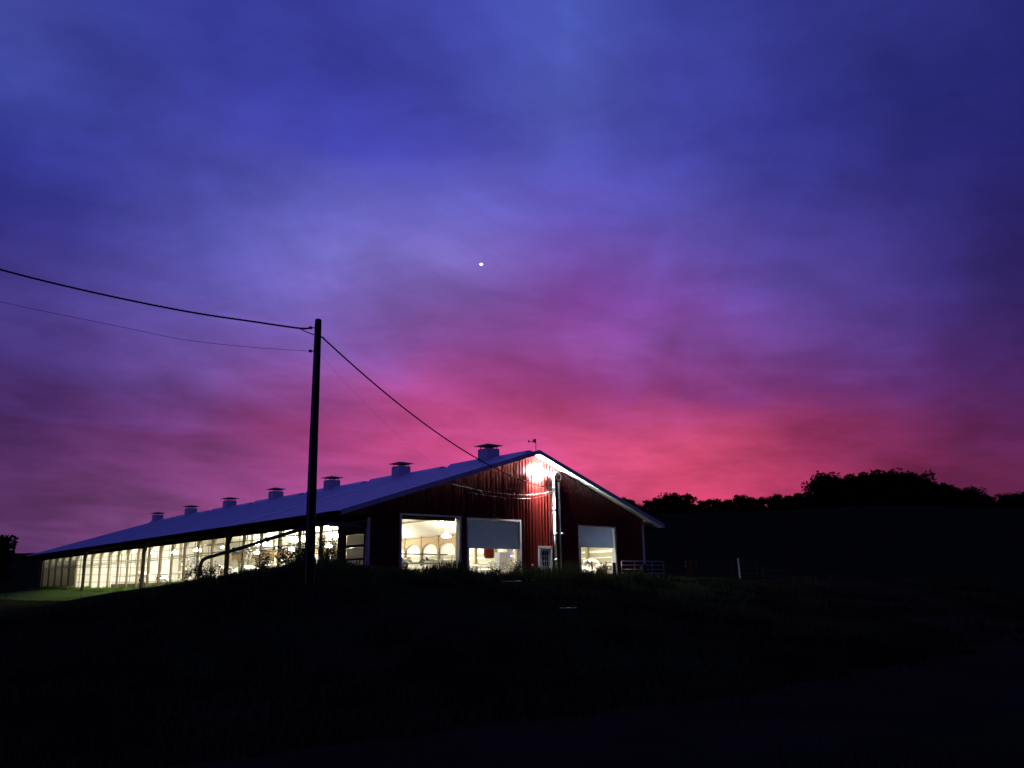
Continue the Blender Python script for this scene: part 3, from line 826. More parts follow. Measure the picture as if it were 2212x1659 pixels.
# lamps hanging in three rows
lamp0 = thing('pendant_lamp', '', 'lamp')
MB().lathe([(0.05, 0.0), (0.11, 0.02), (0.13, 0.20), (0.10, 0.30), (0.03, 0.33)], (0, 0, 0.12), 14).build('lamp_housing', MT['housing'], lamp0, smooth=True)
MB().lathe([(0.12, 0.12), (0.32, 0.06), (0.38, 0.0), (0.33, -0.07), (0.12, -0.11)], (0, 0, 0), 18).build('refractor', MT['lampglow'], lamp0, smooth=True)
MB().tube([(0, 0, 0.44), (0, 0, 0.95)], 0.012, 6).build('hanger_rod', MT['housing'], lamp0)
ords = ['first', 'second', 'third', 'fourth', 'fifth', 'sixth', 'seventh', 'eighth', 'ninth', 'tenth']
used = False
for rname, xx, ys_ in (('near left row', 3.3, [9.0, 17.5, 26.0, 34.5, 42.0, 49.5]), ('middle row', 10.5, [8.0, 15.2, 22.4, 29.3, 36.8, 43.9, 50.8, 57.4, 64.4]), ('far right row', 18.4, [1.9, 11.0, 18.5, 28.0, 38.0, 45.7, 54.0])):
    for i, yy in enumerate(ys_):
        o = copy_tree(lamp0) if used else lamp0
        used = True
        zz = 3.86
        place(o, (xx, yy, zz), 0, '%s glowing pendant lamp from the front gable in the %s of the barn' % (ords[i], rname), 'pendant lamps in the barn')
        for ch in o.children:
            if ch.name.startswith('hanger_rod'): ch.scale = (1, 1, 1)

# floodlight under the gable peak
yl = thing('yard_light', 'blazing white yard light fixed under the peak of the gable', 'lamp', (11.68, -0.03, 6.66))
MB().box(-0.05, -0.20, 0.10, 0.05, -0.035, 0.16).build('bracket', MT['housing'], yl)
MB().lathe([(0.02, 0.10), (0.07, 0.07), (0.10, 0.0), (0.07, -0.07), (0.02, -0.10)], (0, -0.13, 0.0), 16).build('bulb', MT['yardglow'], yl, smooth=True)
sh = MB()._lathe([(0.42, 0.0), (0.41, 0.05), (0.32, 0.11), (0.17, 0.15), (0.02, 0.165)], (0, 0, 0), 28)
sh.v = [(x_, -0.25 - z_, y_) for (x_, y_, z_) in sh.v]
sh.build('glare_disc', MT['glare'], yl, smooth=True)  # oversized glowing disc added for lens glare; also hides the bulb from the yard
for sx_ in (-1, 1):
    MB().box(sx_ * 0.43 - 0.006, -0.27, -0.52, sx_ * 0.43 + 0.006, -0.04, -0.10).build('side_light_block', MT['light_block'], yl)  # added plates that block the lamp's sideways spread along the wall

# weather vane on the ridge
wv = thing('weather_vane', 'small arrow weather vane on the ridge above the gable peak', 'weather vane', (RX, -0.25, HR + 0.02))
MB().tube([(0, 0, -0.1), (0, 0, 0.72)], 0.02, 6).build('rod', MT['cable'], wv)
MB().prism([(-0.62, 0.62), (-0.62, 0.42), (-0.50, 0.52)], 1, -0.012, 0.012).prism([(-0.55, 0.505), (-0.55, 0.535), (0.0, 0.56), (0.0, 0.50)], 1, -0.01, 0.01).prism([(-0.28, 0.66), (-0.02, 0.72), (-0.02, 0.46), (-0.12, 0.50)], 1, -0.014, 0.014).build('arrow', MT['cable'], wv)

# red rotating cow brush hanging just inside the second door
br = thing('cow_brush', 'round red bristle cow brush hanging just inside the half-raised door', 'brush', (8.86, 1.0, 1.42))
MB().lathe([(0.20, 0.0), (0.29, 0.05), (0.31, 0.30), (0.31, 0.62), (0.27, 0.74), (0.1, 0.80)], (0, 0, 0), 20).build('bristles', MT['brush'], br)
MB().tube([(0, 0, 0.78), (0, 0, 2.3)], 0.04, 8).build('hanger', MT['galv'], br)
# little blue light
bl = thing('blue_indicator_light', 'tiny blue light glowing inside the second door', 'lamp', (13.03, 4.0, 1.72))
MB().box(-0.08, 0.0, -0.12, 0.08, 0.06, 0.12).build('lamp_housing', MT['housing'], bl)
MB().lathe([(0.03, -0.05), (0.055, -0.02), (0.055, 0.02), (0.03, 0.05)], (0, -0.04, 0), 12).build('refractor', MT['blueglow'], bl, smooth=True)
cab = thing('utility_cabinet', 'pale grey cabinet standing behind the blue light', 'cabinet', (12.2, 4.1, 0.05))
MB().box(0, 0.0, 0, 0.6, 0.5, 1.9).build('cabinet_body', MT['door'], cab); MB().box(0.03, -0.02, 0.05, 0.57, -0.002, 1.85).build('cabinet_door', MT['trim'], cab)
MB().box(0.70, 0.1, 0, 1.2, 0.5, 2.6).build('cabinet_body', MT['curtain'], cab)

# circulation fans and a beige board panel
fan0 = thing('barn_fan', '', 'fan')
mb = MB(); mb.tube([(0, 0.42 * math.cos(a * math.pi / 12), 0.42 * math.sin(a * math.pi / 12)) for a in range(25)], 0.07, 8, cap=False); mb.build('fan_ring', MT['trim'], fan0, smooth=True)
mb = MB()
for k in range(4):
    a_ = k * math.pi / 2; c_, s_ = math.cos(a_), math.sin(a_)
    mb.quad((-0.03, c_ * 0.06 - s_ * 0.05, s_ * 0.06 + c_ * 0.05), (0.03, c_ * 0.06 + s_ * 0.05, s_ * 0.06 - c_ * 0.05), (0.05, c_ * 0.36 + s_ * 0.1, s_ * 0.36 - c_ * 0.1), (-0.05, c_ * 0.36 - s_ * 0.1, s_ * 0.36 + c_ * 0.1))
mb.build('fan_blades', MT['trim'], fan0)
MB().tube([(0, 0, 0.42), (0, 0, 1.9)], 0.025, 6).build('hanger', MT['galv'], fan0)
MB().lathe([(0.08, -0.08), (0.1, 0), (0.08, 0.08)], (0.06, 0, 0), 10).build('fan_motor', MT['housing'], fan0)
fans = [((2.9, 33.6, 2.15), 0.5, 'white circulation fan turned sideways behind the fourteenth window bay'), ((3.0, 31.6, 2.0), 1.1, 'white circulation fan hanging lowest between the two left dark posts'),
        ((3.0, 21.6, 2.35), 0.3, 'bright white circulation fan just right of the dark eave post under the pipe'), ((4.4, 9.6, 2.3), 0.6, 'white circulation fan hanging behind the utility pole')]
for i, (l_, rz_, lb) in enumerate(fans):
    place(copy_tree(fan0) if i else fan0, l_, rz_, lb, 'circulation fans in the barn')

bp_ = thing('board_panel', 'beige board panel standing in the right doorway beside a cow', 'panel', (19.0, 2.6, 0.05))
MB().box(0, 0, 0.02, 1.28, 0.04, 1.28).build('board', MT['beige'], bp_)
MB().box(-0.06, -0.03, 0, -0.005, 0.06, 1.34).box(1.285, -0.03, 0, 1.34, 0.06, 1.34).build('panel_post', MT['darkwood'], bp_)
MB().box(0.05, 0.045, 0.3, 1.22, 0.08, 0.42).box(0.05, 0.045, 0.95, 1.22, 0.08, 1.07).build('panel_rail', MT['wood'], bp_)
# cows ---------------------------------------------------------------
def skin_mesh(name, verts, edges, radii_, root, sub=2):
    me_ = bpy.data.meshes.new(name + '_skel'); me_.from_pydata(verts, edges, []); me_.update()
    ob = bpy.data.objects.new(name + '_skel', me_); COL.objects.link(ob)
    md = ob.modifiers.new('s', 'SKIN'); md.use_smooth_shade = True
    sv = me_.skin_vertices[0].data
    for i, r in enumerate(radii_):
        sv[i].radius = r if isinstance(r, tuple) else (r, r)
        sv[i].use_root = (i == root)
    ms = ob.modifiers.new('u', 'SUBSURF'); ms.levels = sub; ms.render_levels = sub
    dg = bpy.context.evaluated_depsgraph_get(); dg.update()
    out = bpy.data.meshes.new_from_object(ob.evaluated_get(dg)); out.name = name
    bpy.data.objects.remove(ob); bpy.data.meshes.remove(me_)
    out.materials.clear(); out.materials.append(MT['cow'])
    return out


def cow_body(head='up', lying=False):
    V = []; Rr = []; E = []
    def v(p, r, link=None):
        V.append(p); Rr.append(r)
        if link is not None: E.append((link, len(V) - 1))
        return len(V) - 1
    z0 = 0.0 if not lying else -0.62
    a = v((-0.78, 0, 1.22 + z0), (0.24, 0.24)); b_ = v((-0.40, 0, 1.12 + z0), (0.33, 0.34), a); c = v((0.05, 0, 1.06 + z0), (0.36, 0.37), b_)
    d = v((0.45, 0, 1.08 + z0), (0.31, 0.33), c); e = v((0.72, 0, 1.16 + z0), (0.24, 0.26), d)
    if head == 'up':
        n1_ = v((1.02, 0, 1.34 + z0), (0.15, 0.19), e); n2_ = v((1.24, 0, 1.50 + z0), (0.12, 0.14), n1_); h = v((1.46, 0, 1.42 + z0), (0.11, 0.13), n2_); mz = v((1.72, 0, 1.26 + z0), (0.075, 0.08), h)
    elif head == 'side':
        n1_ = v((1.0, 0.08, 1.28 + z0), (0.15, 0.19), e); n2_ = v((1.18, 0.22, 1.38 + z0), (0.12, 0.14), n1_); h = v((1.28, 0.42, 1.33 + z0), (0.11, 0.13), n2_); mz = v((1.34, 0.68, 1.18 + z0), (0.075, 0.08), h)
    else:
        n1_ = v((1.05, 0, 1.05 + z0), (0.15, 0.18), e); n2_ = v((1.30, 0, 0.78 + z0), (0.11, 0.13), n1_); h = v((1.45, 0, 0.58 + z0), (0.11, 0.12), n2_); mz = v((1.58, 0, 0.34 + z0), (0.075, 0.08), h)
    if not lying:
        for s_ in (-1, 1):
            h1 = v((-0.74, s_ * 0.20, 0.95), (0.15, 0.12), a); h2 = v((-0.70, s_ * 0.21, 0.70), (0.10, 0.085), h1); hk = v((-0.90, s_ * 0.20, 0.50), (0.06, 0.055), h2); sh = v((-0.84, s_ * 0.20, 0.14), (0.045, 0.045), hk); v((-0.80, s_ * 0.20, 0.03), (0.06, 0.055), sh)
            f1_ = v((0.50, s_ * 0.17, 0.82), (0.12, 0.09), d); f2_ = v((0.53, s_ * 0.18, 0.46), (0.06, 0.055), f1_); f3_ = v((0.51, s_ * 0.18, 0.13), (0.042, 0.042), f2_); v((0.55, s_ * 0.18, 0.03), (0.06, 0.055), f3_)
        u_ = v((-0.42, 0, 0.74), (0.17, 0.15), b_)
    else:
        for s_ in (-1, 1):
            h1 = v((-0.55, s_ * 0.36, 0.30), (0.15, 0.13), a); v((-0.15, s_ * 0.48, 0.12), (0.07, 0.07), h1)
            f1_ = v((0.60, s_ * 0.25, 0.20), (0.10, 0.09), d); v((0.85, s_ * 0.30, 0.08), (0.06, 0.055), f1_)
    t1 = v((-1.02, 0, 1.24 + z0), (0.05, 0.05), a); t2 = v((-1.09, 0, 0.95 + z0), (0.028, 0.028), t1); t3 = v((-1.10, 0, 0.62 + max(z0, -0.45)), (0.05, 0.05), t2)
    return skin_mesh('cow_body', V, E, Rr, 2), V[n2_], V[h]


ear_me = {}
def make_cow(head, lying=False):
    root = thing('cow', '', 'cow')
    bm_, n2_, h_ = cow_body(head, lying)
    o = bpy.data.objects.new('body', bm_); COL.objects.link(o); o.parent = root
    hx, hy, hz = n2_
    fwd = Vector(h_) - Vector(n2_); side = fwd.cross(Vector((0, 0, 1))).normalized()
    for s_ in (-1, 1):
        p0 = Vector(n2_) + side * s_ * 0.10 + Vector((0, 0, 0.06)); p1_ = p0 + side * s_ * 0.20 + Vector((0, 0, 0.02))
        MB().tube([p0, (p0 + p1_) / 2, p1_], [0.035, 0.06, 0.012], 8).build('ear', MT['cow'], root, smooth=True)
    return root


protos = [make_cow('up'), make_cow('side'), make_cow('down'), make_cow('up', True)]
cows = [  # proto, x, y, rz, scale, label
    (1, 20.0, 4.0, 3.93, 1.04, 'black and white cow facing out of the right doorway beside the beige board'),
    (3, 18.4, 3.4, 5.6, 1.25, 'white cow lying at the lower left of the right doorway'),
    (0, 2.7, 4.2, 0.2, 1.0, 'white flanked cow at the far left of the tall open doorway'),
    (1, 3.9, 5.6, 2.9, 0.98, 'cow standing second from the left behind the rails of the tall open doorway'),
    (0, 5.2, 4.9, 0.6, 1.02, 'cow in the middle of the tall open doorway with its body seen from the side'),
    (2, 6.7, 7.2, 1.2, 1.0, 'cow with lowered head deep inside the tall open doorway'),
    (0, 8.9, 5.3, 2.4, 1.0, 'cow standing behind the red brush in the second doorway'),
    (1, 10.6, 6.4, 0.9, 0.96, 'cow standing right of the red brush in the second doorway'),
    (0, 2.5, 11.4, 1.4, 1.0, 'cow in the open side beside the tall shrub right of the utility pole'),
    (0, 2.4, 16.2, 1.7, 1.0, 'cow behind the open side just left of the utility pole'),
    (2, 2.7, 20.3, 3.3, 1.02, 'cow eating with head down below the sloping pipe'),
    (0, 2.5, 24.0, 1.5, 0.99, 'cow right of the elbow of the dark pipe behind the open side'),
    (3, 2.6, 28.0, 1.6, 1.05, 'cow lying left of the pipe elbow behind the open side'),
    (0, 2.6, 31.5, 1.5, 1.0, 'cow standing two bays right of the left dark eave post'),
    (3, 2.7, 37.5, 1.6, 1.05, 'cow lying just left of the left dark eave post'),
    (0, 2.8, 43.0, 1.6, 1.0, 'cow standing farthest left in the bright part of the barn'),
]
seen = set()
for (pi_, x, y, rz_, s_, lb) in cows:
    o = protos[pi_] if pi_ not in seen else copy_tree(protos[pi_])
    seen.add(pi_)
    place(o, (x, y, 0.05), rz_, lb, 'cows in the barn', s_)

# ------------------------------------------------------------------ utility pole and cables
PX, PY = -10.05, -13.10
pz = gz(PX, PY) - 0.8
up = thing('utility_pole', 'tall dark wooden utility pole leaning slightly right in front of the barn', 'utility pole', (0, 0, 0))
MB().tube([(PX + 0.02, PY, pz), (PX, PY, 4.0), (PX, PY, 8.9), (PX, PY, 9.08)], [0.185, 0.152, 0.118, 0.112], 16).build('pole_shaft', MT['pole'], up, smooth=True)
MB().lathe([(0.112, 0), (0.08, 0.03), (0.01, 0.045)], (PX, PY, 9.075), 14).build('pole_top', MT['pole'], up)
for (zz, d) in ((8.78, -0.22), (7.93, -0.20)):
    k_ = MB(); k_.tube([(PX, PY, zz), (PX + d, PY + 0.14, zz)], 0.02, 8); k_.tube([(PX + d + 0.05, PY + 0.11, zz), (PX + d - 0.04, PY + 0.16, zz)], 0.05, 10)
    k_.build('insulator', MT['cable'], up)
MB().tube([(PX + 0.1, PY - 0.05, 8.46), (PX + 0.24, PY - 0.02, 8.44)], 0.03, 8).build('cable_hook', MT['cable'], up)


MB().tube([(PX - 0.13, PY - 0.10, 8.5), (PX - 0.15, PY - 0.11, 4.0), (PX - 0.17, PY - 0.12, pz + 0.9)], 0.012, 6).build('ground_wire', MT['galv'], up)
for zz in (7.4, 6.0, 4.6, 3.2):
    MB().box(PX - 0.17, PY - 0.13, zz, PX - 0.11, PY - 0.08, zz + 0.03).build('staple', MT['galv'], up)
MB().box(PX - 0.09, PY - 0.17, 2.2, PX + 0.03, PY - 0.15, 2.38).build('pole_tag', MT['dim_galv'], up)


def cable(name, pts, r, label, twist=0.0, mat='cable'):
    # smooth the path
    P = [Vector(p) for p in pts]; out = []
    for i in range(len(P) - 1):
        p0 = P[max(i - 1, 0)]; p1_ = P[i]; p2_ = P[i + 1]; p3 = P[min(i + 2, len(P) - 1)]
        for q in range(14):
            t_ = q / 14
            out.append(0.5 * ((2 * p1_) + (-p0 + p2_) * t_ + (2 * p0 - 5 * p1_ + 4 * p2_ - p3) * t_ * t_ + (-p0 + 3 * p1_ - 3 * p2_ + p3) * t_ ** 3))
    out.append(P[-1])
    mb = MB()
    if twist:
        for ph in (0, 2.1, 4.2):
            q = []
            for i in range(len(out) * 2 - 1):
                p = out[i // 2] if i % 2 == 0 else (out[i // 2] + out[i // 2 + 1]) / 2
                q.append(p + Vector((0, math.cos(i * twist + ph), math.sin(i * twist + ph))) * r * 0.9)
            mb.tube(q, r * 0.75, 5)
    else:
        mb.tube(out, r, 6)
    return tag(mb.build(name, MT[mat], None, smooth=True), label, 'cable', 'overhead cables')


cable('overhead_cable', [(-10.27, -12.95, 8.78), (-10.62, -12.8, 8.74), (-11.92, -11.98, 8.93), (-13.94, -10.77, 9.23), (-16.6, -9.23, 9.78), (-19.21, -7.76, 10.44), (-22.4, -5.92, 11.46), (-30, -1.5, 14.2)], 0.024, 'thick twisted cable running left from the top of the utility pole', 1.3)
cable('jumper_cable', [(-10.62, -12.8, 8.73), (-10.4, -12.95, 8.60), (-10.16, -13.05, 8.52)], 0.018, 'short slack cable loop at the left of the pole top')
cable('overhead_wire', [(-10.25, -12.95, 7.93), (-11.86, -11.76, 8.06), (-13.81, -10.59, 8.26), (-15.56, -9.62, 8.61), (-19.06, -7.57, 9.37), (-22.23, -5.69, 10.22), (-30, -1.4, 12.6)], 0.007, 'thin wire running left from the pole, below the thick cable')


def sag(a, b, s, n=12):
    a = Vector(a); b = Vector(b)
    return [a.lerp(b, i / n) - Vector((0, 0, 4 * s * (i / n) * (1 - i / n))) for i in range(n + 1)]


cable('service_cable', sag((-9.85, -13.12, 8.44), (13.07, -0.36, 5.61), 1.02), 0.022, 'dark cable sloping down from the pole to the conduit on the gable', 1.3)
cable('overhead_wire', sag((-9.95, -13.0, 7.93), (8.2, -0.5, 4.9), 0.9), 0.0026, 'faint thin wire sloping down right from the pole, below the dark cable')
cable('gable_wire', [(5.2, -0.22, 5.45), (7.2, -0.25, 5.22), (9.2, -0.28, 5.10), (11.2, -0.30, 5.18), (13.05, -0.20, 5.50)], 0.012, 'upper of two slack wires drooping across the gable under the yard light', 0.0, 'wire')
cable('gable_wire', [(6.4, -0.22, 5.05), (8.0, -0.25, 4.92), (9.8, -0.28, 4.88), (11.4, -0.30, 5.00), (13.05, -0.20, 5.42)], 0.012, 'lower of two slack wires drooping across the gable under the yard light', 0.0, 'wire')

# ------------------------------------------------------------------ sloping dark pipe in front of the side wall
pp = thing('discharge_pipe', 'dark rusty pipe sloping down past the open side to an elbow in the weeds', 'pipe', (0, 0, 0))
X0 = -1.95
MB().tube([(X0, 0.5, 3.16), (X0, 5.5, 2.76), (X0, 11.0, 2.26), (X0, 16.6, 1.82), (X0, 17.2, 1.68), (X0, 17.45, 1.40), (X0, 17.6, 0.2)], [0.10, 0.10, 0.105, 0.11, 0.115, 0.115, 0.115], 12).build('pipe', MT['rust'], pp, smooth=True)
for yy, zz in ((3.2, 2.94), (7.6, 2.57), (12.2, 2.17)):
    MB().tube([(X0, yy, zz), (X0, yy + 0.12, zz - 0.01)], 0.15, 12).build('pipe_flange', MT['rust'], pp)
MB().box(X0 - 0.4, 17.1, -0.3, X0 + 0.5, 18.4, 0.42).build('pump_base', MT['rust'], pp)
MB().tube([(X0 - 0.2, 18.6, 0.3), (X0 - 0.1, 16.9 + 2.9, 0.35), (X0, 18.9, 1.0)], 0.05, 8).build('pump_lever', MT['rust'], pp)
MB().box(X0 - 0.48, 17.6, 0.12, X0 - 0.41, 17.85, 0.24).build('pump_plate', MT['trim'], pp)
MB().box(X0 - 0.03, 0.42, 2.9, 0.0, 0.52, 3.1).box(-0.12, 0.1, 3.18, -0.04, 1.7, 3.26).build('pipe_bracket', MT['trim'], pp)

# ------------------------------------------------------------------ gates, posts and rails right of the barn


def gate_mb(L_, H, nr, r=0.028, mid=True):
    mb = MB()
    mb.tube([(0, 0, 0.06), (0, 0, H - 0.12), (0.035, 0, H - 0.035), (0.12, 0, H), (L_ - 0.12, 0, H), (L_ - 0.035, 0, H - 0.035), (L_, 0, H - 0.12), (L_, 0, 0.06)], r, 8)
    return mb


def make_gate(loc, rz, L_, H, nr, label, z_ratio=None):
    g = thing('tube_gate', label, 'gate', loc, rz, 'tube gates right of the barn')
    gate_mb(L_, H, nr).build('gate_frame', MT['galv'], g, smooth=True)
    zs = [0.10, 0.30, 0.52, 0.76, 1.02][:nr]
    for z_ in zs: MB().tube([(0.03, 0, z_ * H / 1.27), (L_ - 0.03, 0, z_ * H / 1.27)], 0.024, 8).build('rail', MT['galv'], g, smooth=True)
    for f_ in (0.30, 0.72): MB().tube([(L_ * f_, 0.0, 0.06), (L_ * f_, 0, H)], 0.018, 6).build('upright', MT['galv'], g, smooth=True)
    return g


make_gate((17.72, -1.25, 0.02), 0.0, 4.05, 1.27, 5, 'galvanised tube gate against the right corner of the barn')
ft = thing('tube_fence', 'faint rail fence running right from the tube gate to the white post', 'fence', (0, 0, 0))
fp = [(21.85, -1.3), (23.6, -2.6), (25.4, -4.0), (26.6, -5.1)]
for k in range(3):
    (xa, ya), (xb, yb) = fp[k], fp[k + 1]
    for z_ in (0.2, 0.45, 0.70, 0.95, 1.15):
        MB().tube([(xa, ya, z_ + gz(xa, ya)), (xb, yb, z_ + gz(xb, yb) - 0.02)], 0.02, 7).build('rail', MT['dim_galv'], ft)
    MB().tube([(xb, yb, gz(xb, yb) - 0.3), (xb, yb, gz(xb, yb) + 1.2)], 0.05, 8).build('fence_post', MT['darkwood'], ft)


def post(name, label, x, y, z0, z1, r, mat, lean=(0, 0), cat='post', square=False):
    mb = MB().tube([(x + lean[0], y + lean[1], z0), (x + lean[0] * 0.5, y + lean[1] * 0.5, (z0 + z1) / 2), (x, y, z1 - 0.03), (x, y, z1)], [r, r * 0.95, r * 0.9, r * 0.7], 10)
    return tag(mb.build(name, mat, None, smooth=True), label, cat)


post('wooden_post', 'thick dark leaning post standing in front of the tube gate', 15.55, -5.0, -1.1, 0.95, 0.20, MT['darkwood'], (0.28, 0))
post('wooden_post', 'dark post at the right jamb of the doorway with the beige board', 15.22, -3.0, -0.6, 1.12, 0.115, MT['darkwood'])
post('wooden_post', 'short dark stump post right of the thick leaning post', 17.55, -5.0, -1.0, -0.04, 0.11, MT['darkwood'])
post('marker_post', 'slim white marker post standing alone in the yard right of the barn', 22.35, -6.75, -0.8, 1.33, 0.055, MT['fascia'], (0.1, 0))
post('fence_stake', 'thin pale stake just right of the white marker post', 27.7, -4.3, -0.6, 0.72, 0.03, MT['dim_galv'])
post('fence_stake', 'thin stake farthest right beyond the pale rails', 32.15, -8.2, -0.9, 1.0, 0.03, MT['dim_galv'])
post('wooden_post', 'dark leaning post beside the gravel lane in the foreground', -11.9, -31.9, -3.2, -2.02, 0.075, MT['darkwood'], (0.35, 0.0))

rf = thing('pasture_rail_fence', 'low pale rails receding right behind the gravel yard', 'fence', (0, 0, 0))
A_, B_ = Vector((28.2, -4.8, 0.62)), Vector((33.6, -8.9, 0.12))
for j, (z_, a_, b_) in enumerate(((0.05, 0.0, 0.8), (-0.32, 0.0, 1.2), (-0.62, 0.05, 0.32), (-0.72, 0.45, 0.75))):
    MB().tube([A_.lerp(B_, a_) + Vector((0, 0, z_)), A_.lerp(B_, b_) + Vector((0, 0, z_))], 0.03, 8).build('rail', MT['dim_galv'], rf)
for s_ in (0.0, 0.4, 0.8, 1.2):
    p_ = A_.lerp(B_, s_); MB().tube([(p_.x, p_.y, p_.z - 1.6), (p_.x, p_.y, p_.z + 0.1)], 0.05, 8).build('fence_post', MT['darkwood'], rf)
post('wooden_post', 'broad dark post at the left end of the pale rails', 27.6, -5.0, -1.0, 0.85, 0.22, MT['darkwood'])

hf = thing('feeder_rack', 'small red panel in a white tube frame behind the rail fence', 'feeder', (18.9, -4.9, 0.0), -0.70)
hf.location = (19.85, -4.64, gz(19.85, -4.6))
zt = 1.23 - hf.location.z
MB().tube([(0, 0, 0), (0, 0, zt - 0.06), (0.06, 0, zt), (0.62, 0, zt), (0.68, 0, zt - 0.06), (0.68, 0, 0)], 0.035, 8).build('feeder_frame', MT['dim_galv'], hf, smooth=True)
MB().box(0.04, -0.015, 0.3, 0.64, 0.015, zt - 0.05).build('red_panel', MT['redpaint'], hf)
MB().box(0.31, -0.03, 0.3, 0.35, -0.017, zt - 0.06).build('feeder_bar', MT['dim_galv'], hf)

# white strips in the weeds on the bank: one board, one puddle glint
def board(x, y, z, L_, rz, label):
    mb = MB(); mb.box(-L_ / 2, -0.02, 0, L_ / 2, 0.02, 0.012)
    o = mb.build('white_strip', MT['fascia'], None); o.location = (x, y, z); o.rotation_euler = (R_(8), 0, rz)
    return tag(o, label, 'board', 'white boards lying in the weeds')


# ------------------------------------------------------------------ vegetation
rnd = random.Random(11)


def blades(name, n, sampler, hfun, wmin, wmax, mat, lean=0.35, seg=2):
    v = []; f = []
    k = 0
    while k < n:
        x, y = sampler()
        if -0.35 < x < 21.6 and -0.3 < y < 68.3: k += 1; continue
        h = hfun(x, y) * rnd.uniform(0.45, 1.15)
        if h < 0.03: k += 1; continue
        z = gz(x, y) - 0.03
        a = rnd.uniform(0, 2 * math.pi); w = rnd.uniform(wmin, wmax)
        dx, dy = math.cos(a), math.sin(a)
        la = rnd.uniform(0, 2 * math.pi); ll = rnd.uniform(0, lean) * h
        lx, ly = math.cos(la) * ll, math.sin(la) * ll
        i = len(v)
        v += [(x - dx * w, y - dy * w, z), (x + dx * w, y + dy * w, z), (x + lx * 0.35 + dx * w * 0.8, y + ly * 0.35 + dy * w * 0.8, z + h * 0.55),
              (x + lx * 0.35 - dx * w * 0.8, y + ly * 0.35 - dy * w * 0.8, z + h * 0.55), (x + lx, y + ly, z + h)]
        f += [(i, i + 1, i + 2, i + 3), (i + 3, i + 2, i + 4)]
        k += 1
    me_ = bpy.data.meshes.new(name); me_.from_pydata(v, [], f); me_.update(); me_.materials.append(mat)
    o = bpy.data.objects.new(name, me_); COL.objects.link(o); o['kind'] = 'stuff'
    return o


def uni(x0, x1, y0, y1):
    return lambda: (rnd.uniform(x0, x1), rnd.uniform(y0, y1))


def patchy(x, y, s=1.0):
    return 0.62 + 0.38 * math.sin(x * 0.9 / s + 1.3 * math.sin(y * 0.7 / s)) * math.sin(y * 0.8 / s + 1.1 * math.sin(x * 0.6 / s + 2))


# tall weeds on the bank before the gable
def h_bank(x, y):
    t_ = 1 - abs(y + 5.2) / 5.5
    if t_ <= 0: return 0
    e = 0.98 if x < 9 else (0.98 - (x - 9) * 0.055 if x < 17 else 0.50)
    return e * min(1, t_ * 1.6) * patchy(x, y) * (0.72 + 0.4 * math.sin(x * 2.1 + 1.7 * math.sin(x * 0.83)) * math.sin(x * 1.3 + 0.5))
o = blades('tall_weeds', 26000, uni(-4, 21, -10.5, -0.4), h_bank, 0.008, 0.028, MT['leaf'])
def h_pole(x, y):
    d = math.hypot((x + 6.0) / 6.0, (y + 6) / 9)
    return max(0, 0.65 * (1.15 - d)) * patchy(x, y, 0.8)
o = blades('tall_weeds', 22000, uni(-12, -0.6, -16, 6), h_pole, 0.008, 0.028, MT['leaf'])
# weeds along the foot of the side wall
o = blades('wall_weeds', 15000, uni(-1.3, -0.36, 14, 68), lambda x, y: (0.5 if y > 30 else 0.7) * patchy(x, y, 0.7), 0.010, 0.035, MT['lit_grass'])
# lawn beside the barn
o = blades('lawn_grass', 42000, uni(-7, -0.4, 10, 70), lambda x, y: 0.13, 0.008, 0.016, MT['lit_grass'])
# rough grass down the slope and round the lane
def s_slope():
    while True:
        x = rnd.uniform(-34, 32); y = rnd.uniform(-30, -8)
        return x, y
o = blades('rough_grass', 60000, s_slope, lambda x, y: 0.34 * patchy(x, y, 2.5), 0.006, 0.016, MT['grass'], 0.6)
clump_c = [(rnd.uniform(-32, 34), rnd.uniform(-38, -9)) for _ in range(260)]
def s_clump():
    cx_, cy_ = rnd.choice(clump_c); return cx_ + rnd.gauss(0, 0.45), cy_ + rnd.gauss(0, 0.45)
o = blades('weed_clumps', 34000, s_clump, lambda x, y: 0.15 if (-35.5 < y + 0.0 < -31 and -22 < x < 2) else 0.62 * (0.6 + 0.4 * math.sin(x * 3.1) * math.sin(y * 2.7)), 0.006, 0.020, MT['grass'], 0.7)
edge_pts = [(-26, -30.2), (-20, -30.7), (-14, -31.2), (-8, -30.6), (-2, -29.5), (4, -27.6), (10, -23.8), (16, -19), (22, -13.5)]
def s_edge():
    k_ = rnd.randrange(len(edge_pts) - 1); t_ = rnd.random(); (x0_, y0_), (x1_, y1_) = edge_pts[k_], edge_pts[k_ + 1]
    return x0_ + (x1_ - x0_) * t_ + rnd.gauss(0, 0.8), y0_ + (y1_ - y0_) * t_ + rnd.gauss(0, 0.9)
o = blades('lane_edge_grass', 16000, s_edge, lambda x, y: 0.30 * patchy(x, y, 0.8), 0.004, 0.012, MT['grass'], 0.7)
o = blades('verge_grass', 16000, lambda: (lambda r_, a_: (CAM.x + r_ * math.sin(a_), CAM.y + r_ * math.cos(a_)))(rnd.uniform(2.5, 6.5), YAW + rnd.uniform(-0.6, 0.9)), lambda x, y: 0.16 * patchy(x, y), 0.003, 0.007, MT['grass'], 0.6)
o = blades('yard_grass', 16000, uni(18, 40, -8, 8), lambda x, y: 0.35 * patchy(x, y, 1.4) * (0 if 24 < x < 40 and y < -2.5 else 1), 0.006, 0.018, MT['grass'], 0.5)


